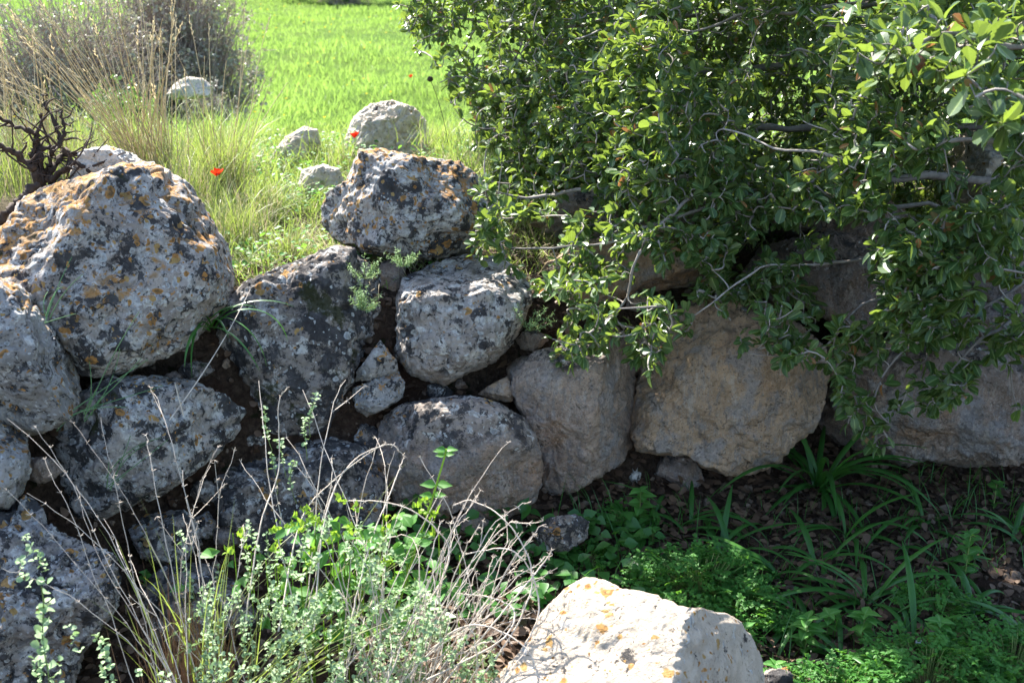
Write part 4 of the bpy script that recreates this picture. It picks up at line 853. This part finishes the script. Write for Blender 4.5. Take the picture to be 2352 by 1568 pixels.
def pairs_on(bag, P, L0, L1, step, n, tpl=ROUND):
    """opposite pairs of small leaves along stem point arrays P (k,3)"""
    k = len(P); pos = []; dr = []; sz = []
    for i in range(0, k, step):
        if R.rand() < .18: continue
        t_ = unit(P[min(i + 1, k - 1)] - P[max(i - 1, 0)]); s = unit(np.cross(t_, rdir(1)[0]))
        s2 = np.cross(t_, s)
        for j in range(n):
            a = j * 6.28 / n + i * 1.3; d = unit(s * math.cos(a) + s2 * math.sin(a) + t_ * .5); pos.append(P[i] + R.randn(3) * L0 * .35); dr.append(unit(d + .35 * R.randn(3))); sz.append(R.uniform(L0, L1))
    pos = np.array(pos); dr = np.array(dr); V, Fs, rn, md = leaves(tpl, pos, dr, unit(np.array([0, 0, 1.]) + .5 * R.randn(len(pos), 3)), np.array(sz)); bag.add(V, Fs, rn * .97, md)

herb = empty('herb_bush', (-.22, 1.98, 0), 'grey green herb bush with a spray of bare dry stems, bottom centre', 'bush')
b = Bag()
tipsC = [(1165, 1012, 2.35, .1), (1122, 1118, 2.3, .1), (1170, 1170, 2.3, .15), (1225, 1148, 2.25, .25), (1265, 1268, 2.2, .45), (1270, 1300, 2.15, .4), (1250, 1325, 2.2, .3), (1240, 1360, 2.1, .4), (925, 1050, 2.4, -.6), (885, 1012, 2.4, -.2), (800, 1155, 2.45, -.4),
         (1020, 1110, 2.3, .1), (1130, 1270, 2.2, .0), (1060, 1290, 2.2, -.1), (1190, 1330, 2.2, .2), (1205, 1400, 2.1, .5), (1150, 1240, 2.3, .1), (930, 1180, 2.3, .0), (1000, 1150, 2.3, .0), (860, 1010, 2.5, .3), (780, 880, 2.5, .1), (700, 905, 2.5, .0), (640, 990, 2.5, -.1), (590, 880, 2.5, -.2), (760, 1040, 2.4, .0),
         (1210, 1480, 2.0, .7), (1160, 1500, 2.0, .6), (1130, 1340, 2.2, .6), (1100, 1350, 2.2, -.5), (1080, 1200, 2.3, .2), (660, 1080, 2.4, -.1), (560, 1050, 2.4, -.1), (830, 1210, 2.3, .1), (1185, 1240, 2.2, .1), (990, 1330, 2.1, .0), (960, 1050, 2.4, .3),
         (1100, 1420, 2.1, .3), (1250, 1440, 2.05, .5), (1040, 1240, 2.2, .0), (900, 1270, 2.2, -.1), (720, 1160, 2.3, -.2)]
for q in range(36): tipsC.append((R.uniform(760, 1260), R.uniform(1200, 1500), R.uniform(2.0, 2.3), R.uniform(-.4, .9)))
drystems(b, np.array([-.26, 2.0, -.02]), tipsC, sp=.085)
for arc in [[(1080, 1590, 2.0), (1190, 1430, 2.05), (1222, 1310, 2.1), (1165, 1200, 2.15), (1085, 1150, 2.2), (1040, 1160, 2.2)], [(1120, 1590, 2.0), (1228, 1440, 2.05), (1226, 1330, 2.1), (1170, 1262, 2.12), (1070, 1270, 2.15)],
            [(900, 1500, 2.1), (1010, 1340, 2.15), (1028, 1250, 2.2), (960, 1180, 2.2), (880, 1152, 2.22), (800, 1150, 2.25)], [(980, 1560, 2.0), (1150, 1470, 2.0), (1180, 1400, 2.05), (1120, 1370, 2.1), (1050, 1362, 2.1)],
            [(800, 1450, 2.1), (850, 1250, 2.2), (905, 1110, 2.3), (925, 1055, 2.35)], [(720, 1450, 2.1), (745, 1200, 2.25), (800, 1070, 2.35), (890, 1020, 2.4), (925, 1045, 2.4)], [(640, 1450, 2.1), (690, 1200, 2.3), (770, 1100, 2.4), (885, 1015, 2.45)],
            [(1000, 1590, 2.0), (1160, 1400, 2.05), (1250, 1290, 2.1), (1268, 1262, 2.1)], [(560, 1450, 2.15), (600, 1200, 2.3), (640, 1080, 2.4), (640, 930, 2.45), (660, 890, 2.45)], [(900, 1590, 2.0), (1060, 1440, 2.0), (1200, 1480, 1.95), (1245, 1590, 1.9)]]:
    P = resample([at(*p) for p in arc], 34) + R.randn(34, 3) * .0006; V, F = tubes(P[None], np.linspace(.0019, .0009, 34)[None], 5); b.add(V, F, np.full(len(V), R.rand() * .3))
    A = np.repeat(P[12::3], 4, 0); V, F = tubes(np.stack([A, A + rdir(len(A)) * R.uniform(.004, .010, (len(A), 1))], 1), np.tile([[.0007, .0004]], (len(A), 1)), 3); b.add(V, F)
b.build('dry_stems', M['drystem'], herb)
b = Bag(); bs = Bag()
for q in range(240):
    ax = R.uniform(470, 1160); ay = R.uniform(1150, 1600) if R.rand() < .4 else R.uniform(1330, 1640)
    lim = np.interp(ax, [470, 560, 700, 900, 1000, 1160], [1330, 1180, 1150, 1200, 1380, 1500])
    if ay < lim: ay = lim + R.rand() * 120
    Yd = 2.12 + R.randn() * .09 - .0003 * (ay - 1350); tip = at(ax, ay, Yd); root = tip + np.array([R.randn() * .03 - .02, R.randn() * .03, -R.uniform(.05, .12)])
    P = bez(root[None], ((root + tip) / 2 + R.randn(3) * .01)[None], tip[None], 12)[0]; V, F = tubes(P[None], np.full((1, 12), .0008), 3); bs.add(V, F)
    pairs_on(b, P[2:], .005, .011, 1, 3)
for (ax, ay, Yd, dx) in [(728, 905, 2.45, -.02), (700, 960, 2.46, .0), (608, 940, 2.5, .01), (640, 1000, 2.45, .01), (420, 1290, 2.3, .02), (440, 1330, 2.3, .0), (500, 1300, 2.3, .0), (560, 1240, 2.3, .0), (675, 1060, 2.4, .0), (620, 1040, 2.45, .01), (1090, 1440, 2.1, 0), (1130, 1470, 2.05, 0)]:
    tip = at(ax, ay, Yd); root = tip + [dx, 0, -.10]; P = bez(root[None], ((root + tip) / 2 + R.randn(3) * .01)[None], tip[None], 10)[0]; V, F = tubes(P[None], np.full((1, 10), .0008), 3); bs.add(V, F); pairs_on(b, P[3:], .006, .012, 1, 3)
bs.build('live_stems', M['greenstem'], herb); b.build('foliage', M['herb'], herb)

# second herb plant at left: long stems leaning left
h2 = empty('herb_plant', (-.6, 1.98, 0), 'thin herb of bare stems leaning up to the left over the bottom left boulder', 'herb')
b = Bag(); tipsL = [(30, 960, 2.25, .0), (75, 985, 2.25, -.1), (165, 985, 2.3, -.1), (10, 1110, 2.15, .0), (100, 1040, 2.25, 0), (255, 950, 2.3, -.1), (320, 1000, 2.3, -.1), (480, 1060, 2.4, .1), (400, 1075, 2.35, .0), (170, 1120, 2.25, 0), (60, 1150, 2.1, 0), (490, 1010, 2.4, -.2), (530, 1040, 2.4, -.1), (240, 1180, 2.2, 0), (410, 1190, 2.3, .1), (570, 1210, 2.2, .3), (360, 900, 2.4, .0), (20, 1300, 2.0, -.1), (310, 1290, 2.2, 0), (420, 1230, 2.2, .2)]
drystems(b, np.array([-.55, 1.98, -.02]), tipsL, sp=.06, r0=.0012, bend=.5); b.build('dry_stems', M['drystem'], h2)
b = Bag()
for (ax, ay, Yd) in [(60, 1230, 2.05), (45, 1290, 2.0), (90, 1270, 2.05), (235, 1470, 1.95), (220, 1450, 1.95), (250, 1540, 1.9), (320, 1540, 1.9), (375, 1550, 1.9), (160, 1440, 1.95), (230, 1520, 1.95), (470, 1380, 2.1), (410, 1210, 2.2)]:
    tip = at(ax, ay, Yd); P = bez((tip + [.01, 0, -.05])[None], (tip + [.0, 0, -.02])[None], tip[None], 6)[0]; pairs_on(b, P, .007, .014, 1, 3)
b.build('foliage', M['herb'], h2)
# round leaved stem bottom left corner
h3 = empty('round_leaved_sprig', at(105, 1640, 1.85), 'sprig of stacked round velvety leaves in the bottom left corner', 'plant')
P = resample([at(105, 1640, 1.85), at(112, 1560, 1.86), at(98, 1470, 1.87), at(100, 1390, 1.88), at(95, 1345, 1.88)], 30); b = Bag(); V, F = tubes(P[None], np.full((1, 30), .0013), 5); b.add(V, F); b.build('stem', M['greenstem'], h3)
b = Bag(); pairs_on(b, P[8:], .014, .022, 2, 4); pairs_on(b, P[:12] + [-.02, 0, 0], .008, .014, 1, 3); pairs_on(b, P[:12] + [.015, 0, 0], .010, .014, 2, 3); b.build('foliage', M['herb'], h3)

# bright green toothed plant inside the herb
h4 = empty('nettle_plant', at(900, 1450, 2.2), 'bright green plant with toothed heart shaped leaves rising through the herb bush', 'plant')
b = Bag(); bs = Bag()
P = resample([at(890, 1480, 2.2), at(945, 1290, 2.25), at(985, 1170, 2.27), at(1018, 1060, 2.28), at(1025, 1030, 2.28)], 40); V, F = tubes(P[None], np.linspace(.003, .0015, 40)[None], 6); bs.add(V, F)
for (i, s) in ((38, .022), (36, .026), (32, .020), (24, .034), (22, .028), (14, .03), (10, .035)):
    for sg in (-1, 1):
        d = np.array([[sg * .9, -.2, .15 + .2 * R.rand()]]); V, Fs, rn, md = leaves(OVATE, P[i][None], d, np.array([[.2 * R.randn(), -.6, 1.]]), s); b.add(V, Fs, rn * .97, md)
for q in range(150):
    ax = R.normal(800, 110); ay = R.uniform(1190, 1480) if ax > 620 else R.uniform(1260, 1480)
    p = at(ax, ay, 2.3 + R.randn() * .07); V, Fs, rn, md = leaves(OVATE, p[None] + R.randn(2, 3) * .004, rdir(2) * [1, 1, .5], np.tile([[0, -.5, 1.]], (2, 1)) + .4 * R.randn(2, 3), R.uniform(.022, .042, 2), 1.1); b.add(V, Fs, rn * .97, md)
P = resample([at(880, 1400, 2.3), at(882, 1300, 2.3), at(880, 1180, 2.3)], 20); V, F = tubes(P[None], np.full((1, 20), .0014), 5); bs.add(V, F); pairs_on(b, P[10:], .012, .024, 4, 2, OVATE)
for q in range(40):
    ax = R.choice([560, 700, 690, 790, 905, 970, 640, 730]) + R.randn() * 22; ay = {True: 1250}.get(ax < 620, 1225) + R.randn() * 45
    p0 = at(ax, ay, 2.26 + R.randn() * .04); n_ = 8; V, Fs, rn, md = leaves(OVATE, np.tile(p0, (n_, 1)) + R.randn(n_, 3) * .005, unit(rdir(n_) + [0, 0, .8]), rdir(n_), R.uniform(.008, .017, n_)); bs.add(V, Fs, rn * .97, md)
for q in range(90):
    ax = R.normal(800, 120); ay = R.uniform(1220, 1500); root = at(ax, ay, 2.28); P = bez((root - [0, 0, .12])[None], (root - [0, 0, .05])[None], root[None], 6); V, F = tubes(P, np.full((1, 6), .0011), 4); bs.add(V, F)
bs.build('stems', M['lime'], h4); b.build('foliage', M['mint'], h4)

# ------------------------------------------------------------------ sprigs on the wall
def silver(px, py, Y, n, L, label):
    p = at(px, py, Y); e = empty('silver_sprig', p, label, 'plant', 'silver leaved sprigs on the wall'); b = Bag(); bs = Bag()
    for q in range(n):
        d = unit(np.array([R.randn() * .7, -.45 + .2 * R.randn(), .9])); tip = p + d * L * R.uniform(.5, 1); P = bez(p[None], (p + (tip - p) * .5 - [0, 0, .01])[None], tip[None], 16)[0]
        V, F = tubes(P[None], np.full((1, 16), .0009), 3); bs.add(V, F); pairs_on(b, P[4:], .006, .012, 1, 4, LANCE)
    bs.build('stems', M['greenstem'], e); b.build('foliage', M['silver'], e)
silver(832, 712, 3.16, 16, .085, 'bushy silver green sprig on the face of the blackish mossy boulder')
silver(838, 640, 3.2, 7, .085, 'thin silver green sprig left of the narrow brown stone')
silver(925, 612, 3.28, 9, .07, 'silver green sprig under the left end of the speckled boulder')
silver(1215, 760, 3.22, 8, .12, 'dark drooping sprig on the right flank of the round boulder')
def rush(name, root, tips, mat, label, Yr=2.7, r=.0013):
    b = Bag(); a0 = at(*root)
    for (tx, ty, tY) in tips:
        tip = at(tx, ty, tY); a = a0 + R.randn(3) * .012; P = bez(a[None], ((a + tip) / 2 + R.randn(3) * .012 + [0, 0, .01])[None], tip[None], 12); V, F = tubes(P, np.linspace(r, r * .5, 12)[None], 5); b.add(V, F, np.full(len(V), R.rand() * .5))
    o = b.build(name, M[mat], None, origin=a0); return tag(o, label, 'plant', 'wiry green stems')
rush('wiry_stems', (190, 950, 2.62), [(320, 715, 2.6), (325, 822, 2.6), (340, 825, 2.65), (375, 885, 2.6), (275, 800, 2.6), (205, 830, 2.6), (290, 935, 2.55), (230, 880, 2.6), (130, 990, 2.6), (250, 900, 2.6)], 'rush', 'wiry green stems at the meeting of the yellow rimmed boulder and the wedge')
rush('wiry_stems', (245, 1110, 2.6), [(370, 1005, 2.55), (385, 1010, 2.5), (335, 1020, 2.55), (290, 1090, 2.5), (250, 1060, 2.55), (300, 1000, 2.6)], 'rush', 'wiry green stems lying across the wedge shaped boulder')
rush('wiry_stems', (115, 720, 2.66), [(165, 590, 2.7), (190, 630, 2.65), (145, 660, 2.7), (175, 720, 2.6), (110, 670, 2.7)], 'rush', 'wiry green stems over the face of the largest boulder')
rush('dry_blade', (400, 960, 2.68), [(575, 665, 3.0), (402, 880, 2.7)], 'drystem', 'long straw blade lying down across the largest boulder corner', r=.0018)

# ------------------------------------------------------------------ poppies, seed heads, flowers
def poppy(px, py, Y, s, label, stem=.12, tilt=(0, 0)):
    p = at(px, py, Y); e = empty('poppy', p - [0, 0, stem], label, 'flower', 'red poppies'); b = Bag()
    V, F = tubes(bez((p - [.01, 0, stem])[None], (p - [0, 0, stem / 2])[None], p[None], 6), np.full((1, 6), .0012), 4); Bag().add(V, F).build('stem', M['greenstem'], e)
    a = np.arange(5) * 1.257 + R.rand(); d = np.stack([np.cos(a) + tilt[0], np.sin(a) * .9 - .3, .75 + .2 * R.randn(5)], 1); V, Fs, rn, md = leaves(PETAL, np.tile(p, (5, 1)), d, np.array([0, 0, 1.]) - .3 * d, s * (.8 + .4 * R.rand(5))); Bag().add(V, Fs, rn * .97, md).build('petals', M['red'], e)
    return e
p1 = poppy(815, 318, 4.7, .024, 'red poppy in front of the pitted grey boulder')
poppy(498, 405, 3.95, .030, 'red poppy in the tussock behind the largest boulder', .1, (.5, 0))
far = [(1515, 195), (1030, 198), (1335, 238), (943, 190), (1575, 340), (800, 0), (460, 8), (560, 0), (1490, 230), (1060, 232), (700, 30), (1037, 200)]
for (a, b_) in [(1037, 200), (1083, 230), (944, 190), (470, 6)]:
    Yf = 7.5 + (300 - b_) * .05; q = at(a, b_, Yf)
    c = p1.copy(); C.objects.link(c); c.location = (q[0], q[1], q[2] - .12); c['label'] = 'distant red poppy, a small dot in the green meadow'; c['group'] = 'distant poppies in the meadow'; c.rotation_euler = (0, 0, a * .1); c.scale = (1.4, 1.4, 1.4)
    for ch in p1.children:
        d = ch.copy(); C.objects.link(d); d.parent = c
n = 260; x, y = visible_rand(n, 6.5, 24, 1.3); x = np.abs(x) * np.sign(R.rand(n) - .65); P = np.stack([x, y, gz(x, y) + .13], 1); P = np.repeat(P, 5, 0); a = np.tile(np.arange(5) * 1.257, n)
V, Fs, rn, md = leaves(PETAL, P, np.stack([np.cos(a), np.sin(a), .4 + 0 * a], 1), np.array([[0, 0, 1.]]) + .2 * R.randn(5 * n, 3), .009 + .0005 * np.repeat(y, 5))
tag(Bag().add(V, Fs, rn * .97, md).build('yellow_flowers', M['yellow'], origin=(0, 0, 0)), 'tiny yellow flowers dotted through the meadow grass', 'flowers', kind='stuff')
for (px, py, bx, by, Y, l) in [(988, 182, 1030, 300, 4.6, 'round dark seed head standing against the meadow beside the oak tips'), (1120, 297, 1150, 400, 4.3, 'grey seed head on a thin stalk above the speckled boulder')]:
    tip = at(px, py, Y); a = at(bx, by + 40, Y); e = empty('seed_head', a, l, 'flower', None)
    V, F = tubes(bez(a[None], ((a + tip) / 2 + [.02, 0, 0])[None], tip[None], 8), np.full((1, 8), .0011), 4); Bag().add(V, F).build('stem', M['seed'], e)
    V0, F0 = ICO[4]; Bag().add(V0 * .010 * (1 + .2 * vnoise(V0 * 8))[:, None] + tip, F0).build('head', M['seed'], e)
# white blossom in the lower right
p = at(2108, 1470, 2.45); a = np.arange(5) * 1.257
V, Fs, rn, md = leaves(PETAL, np.tile(p, (5, 1)), np.stack([np.cos(a), -.5 + 0 * a, np.sin(a) + .4], 1), np.tile([[0, -1, .3]], (5, 1)), .010)
t = NT('white_petals'); wp = t.done(t.prin((.75, .74, .78), .6, .2)); tag(Bag().add(V, Fs, rn, md).build('blossom', wp), 'tiny white blossom among the lower right weeds', 'flower')

# ------------------------------------------------------------------ dead branches at left
dead = empty('dead_shrub', at(100, 430, 3.5), 'dark leafless twisted shrub rising behind the largest boulder at the left', 'dead shrub')
def twist(pts, r0, r1, k=26, amp=.008):
    P = resample([at(*p) for p in pts], k); P[1:] += np.cumsum(R.randn(k - 1, 3) * amp * .5, 0) * .5 + R.randn(k - 1, 3) * amp * .35
    V, F = tubes(P[None], (np.linspace(r0, r1, k) * (1 + .22 * R.randn(k)))[None], 7); return V, F, P
main = [[(100, 430, 3.4), (85, 390, 3.4), (90, 330, 3.42), (75, 300, 3.4), (30, 285, 3.4), (0, 265, 3.38)],
        [(90, 430, 3.4), (70, 385, 3.38), (40, 365, 3.36), (10, 340, 3.34), (-20, 330, 3.34)],
        [(90, 400, 3.4), (95, 345, 3.42), (130, 330, 3.44), (125, 280, 3.46), (100, 240, 3.48), (105, 225, 3.48)],
        [(100, 420, 3.4), (130, 370, 3.42), (150, 345, 3.44), (180, 350, 3.44), (200, 390, 3.42)],
        [(80, 380, 3.4), (78, 330, 3.4), (92, 290, 3.4), (88, 265, 3.4)],
        [(110, 430, 3.38), (140, 390, 3.36), (180, 375, 3.36), (215, 385, 3.36), (235, 400, 3.36)],
        [(120, 430, 3.36), (150, 410, 3.34), (190, 415, 3.33), (215, 400, 3.33)],
        [(100, 400, 3.4), (120, 350, 3.4), (140, 300, 3.42), (132, 250, 3.44)],
        [(150, 345, 3.44), (165, 365, 3.42), (205, 370, 3.42), (228, 395, 3.42)],
        [(0, 520, 3.25), (15, 490, 3.25), (50, 465, 3.28), (90, 430, 3.35)]]
b = Bag(); Ps = []
for i, m_ in enumerate(main):
    V, F, P = twist(m_, .014 if i in (0, 1, 9) else .009, .003 if i != 9 else .012); b.add(V, F); Ps.append(P)
for q in range(64):
    P = Ps[R.randint(len(Ps) - 1)]; i = R.randint(6, len(P) - 1); d = unit(R.randn(3) * [1, .6, .8] + [.2, 0, .2]); L = R.uniform(.04, .15)
    a = P[i]; c = a + d * L; pp_ = bez(a[None], (a + d * L * .5 + R.randn(3) * .03)[None], c[None], 7) + R.randn(1, 7, 3) * .0015; pp_[0, 0] = a
    V, F = tubes(pp_, np.linspace(.0036, .0011, 7)[None] * (1 + .2 * R.randn(1, 7)), 5); b.add(V, F)
b.build('branches', M['deadwood'], dead)

# ------------------------------------------------------------------ background bushes
def bush(name, c, rx, ry, rz, ntw, nl, wood, leaf, L, label, trunk=None, cat='bush', group=None):
    c = np.array(c, float); base = c.copy(); base[2] = gz([c[0]], [c[1]])[0]; e = empty(name, base, label, cat, group); b = Bag()
    d = rdir(ntw); d[:, 2] = np.abs(d[:, 2]) * 1. - .15; tips = c + d * np.array([rx, ry, rz]) * (.55 + .5 * R.rand(ntw, 1)); roots = base + (R.randn(ntw, 3) * [rx * .15, ry * .15, 0])
    mid_ = roots + (tips - roots) * .5 + R.randn(ntw, 3) * .08 * rx + [0, 0, .1 * rz]
    P = bez(roots, mid_, tips, 9); P[:, 1:] += R.randn(ntw, 8, 3) * .012; V, F = tubes(P, np.linspace(.006, .0018, 9)[None] * (.6 + .8 * R.rand(ntw, 1)), 4); b.add(V, F, np.repeat(R.rand(ntw), 36))
    # side twigs
    m = ntw * 5; i = R.randint(0, ntw, m); j = R.randint(3, 9, m); A = P[i, j]; D = rdir(m); Bv = A + D * R.uniform(.05, .16, (m, 1)); P2 = bez(A, (A + Bv) / 2 + R.randn(m, 3) * .012, Bv, 5); V, F = tubes(P2, np.full((m, 5), .0013), 3); b.add(V, F, np.repeat(R.rand(m), 15))
    b.build('branches', M[wood], e)
    k = R.randint(0, m, nl); s = R.rand(nl, 1); pos = A[k] + (Bv[k] - A[k]) * s + R.randn(nl, 3) * .012
    V, Fs, rn, md = leaves(ROUND, pos, rdir(nl), unit(rdir(nl) + [0, 0, .7]), L * (.6 + .7 * R.rand(nl))); Bag().add(V, Fs, rn * .97, md).build('foliage', M[leaf], e, smooth=False)
    if trunk:
        T = resample([np.array(q) for q in trunk], 16); V, F = tubes(T[None], np.linspace(.035, .022, 16)[None] * (1 + .15 * R.randn(1, 16)), 8); Bag().add(V, F).build('trunk', M['deadwood'], e)
    return e
q = at(400, 110, 8.8); bush('thorn_bush', (q[0], q[1], .42), .62, .5, 1.15, 1000, 15000, 'thornwood', 'thorn', .026, 'large brownish grey thorn bush right of the other one at the upper left')
q = at(130, 90, 8.2); bush('thorn_bush', (q[0], q[1], .3), .95, .5, 1.0, 1000, 11000, 'thornwood', 'thorn', .022, 'brown twiggy thorn bush at the far upper left corner behind the dry grass')
q = at(270, 210, 6.6); bush('green_bush', (q[0], q[1], .35), .24, .22, .42, 90, 4200, 'thornwood', 'bushleaf', .022, 'small green leafy bush between the dry stems and the white stone')
q = at(60, 290, 6.0); bush('green_bush', (q[0], q[1], .30), .32, .25, .32, 80, 3800, 'thornwood', 'thorn', .018, 'low grey green bush at the left edge behind the dead branches')
q = at(470, 150, 7.9); bush('green_bush', (q[0], q[1], .2), .22, .2, .40, 120, 2600, 'thornwood', 'thorn', .02, 'dark leafy bush beside the thorn bush right flank')
q = at(790, -60, 26); bush('green_bush', (q[0], q[1], 0.1), 1.6, 1.0, .75, 120, 5000, 'thornwood', 'bushleaf', .08, 'dark bush far across the meadow at the top edge')
q = at(1160, 130, 6.4); bush('green_bush', (q[0] + .1, q[1], .35), .35, .25, .5, 80, 2600, 'thornwood', 'thorn', .02, 'dull grey bush seen through the left tips of the oak')

# ------------------------------------------------------------------ light
SUN = unit(np.array([-.40, .66, .78]))
sc = bpy.context.scene
el = math.asin(SUN[2]); azr = math.atan2(SUN[0], SUN[1])
w = bpy.data.worlds.new('World'); sc.world = w; w.use_nodes = True; nt = w.node_tree; bg = nt.nodes['Background']
sky = nt.nodes.new('ShaderNodeTexSky'); sky.sky_type = 'NISHITA'; sky.sun_disc = False; sky.sun_elevation = el; sky.sun_rotation = azr; sky.air_density = 1.0; sky.dust_density = 1.2
nt.links.new(sky.outputs[0], bg.inputs[0]); bg.inputs[1].default_value = .11
ld = bpy.data.lights.new('sun', 'SUN'); ld.energy = 4.9; ld.angle = rad(.5); ld.color = (1, .955, .88); lo = bpy.data.objects.new('sun', ld); C.objects.link(lo)
lo.rotation_euler = Vector(SUN).to_track_quat('Z', 'Y').to_euler()
sc.view_settings.view_transform = 'Standard'; sc.view_settings.look = 'None'; sc.view_settings.gamma = 1; sc.view_settings.exposure = 2.1
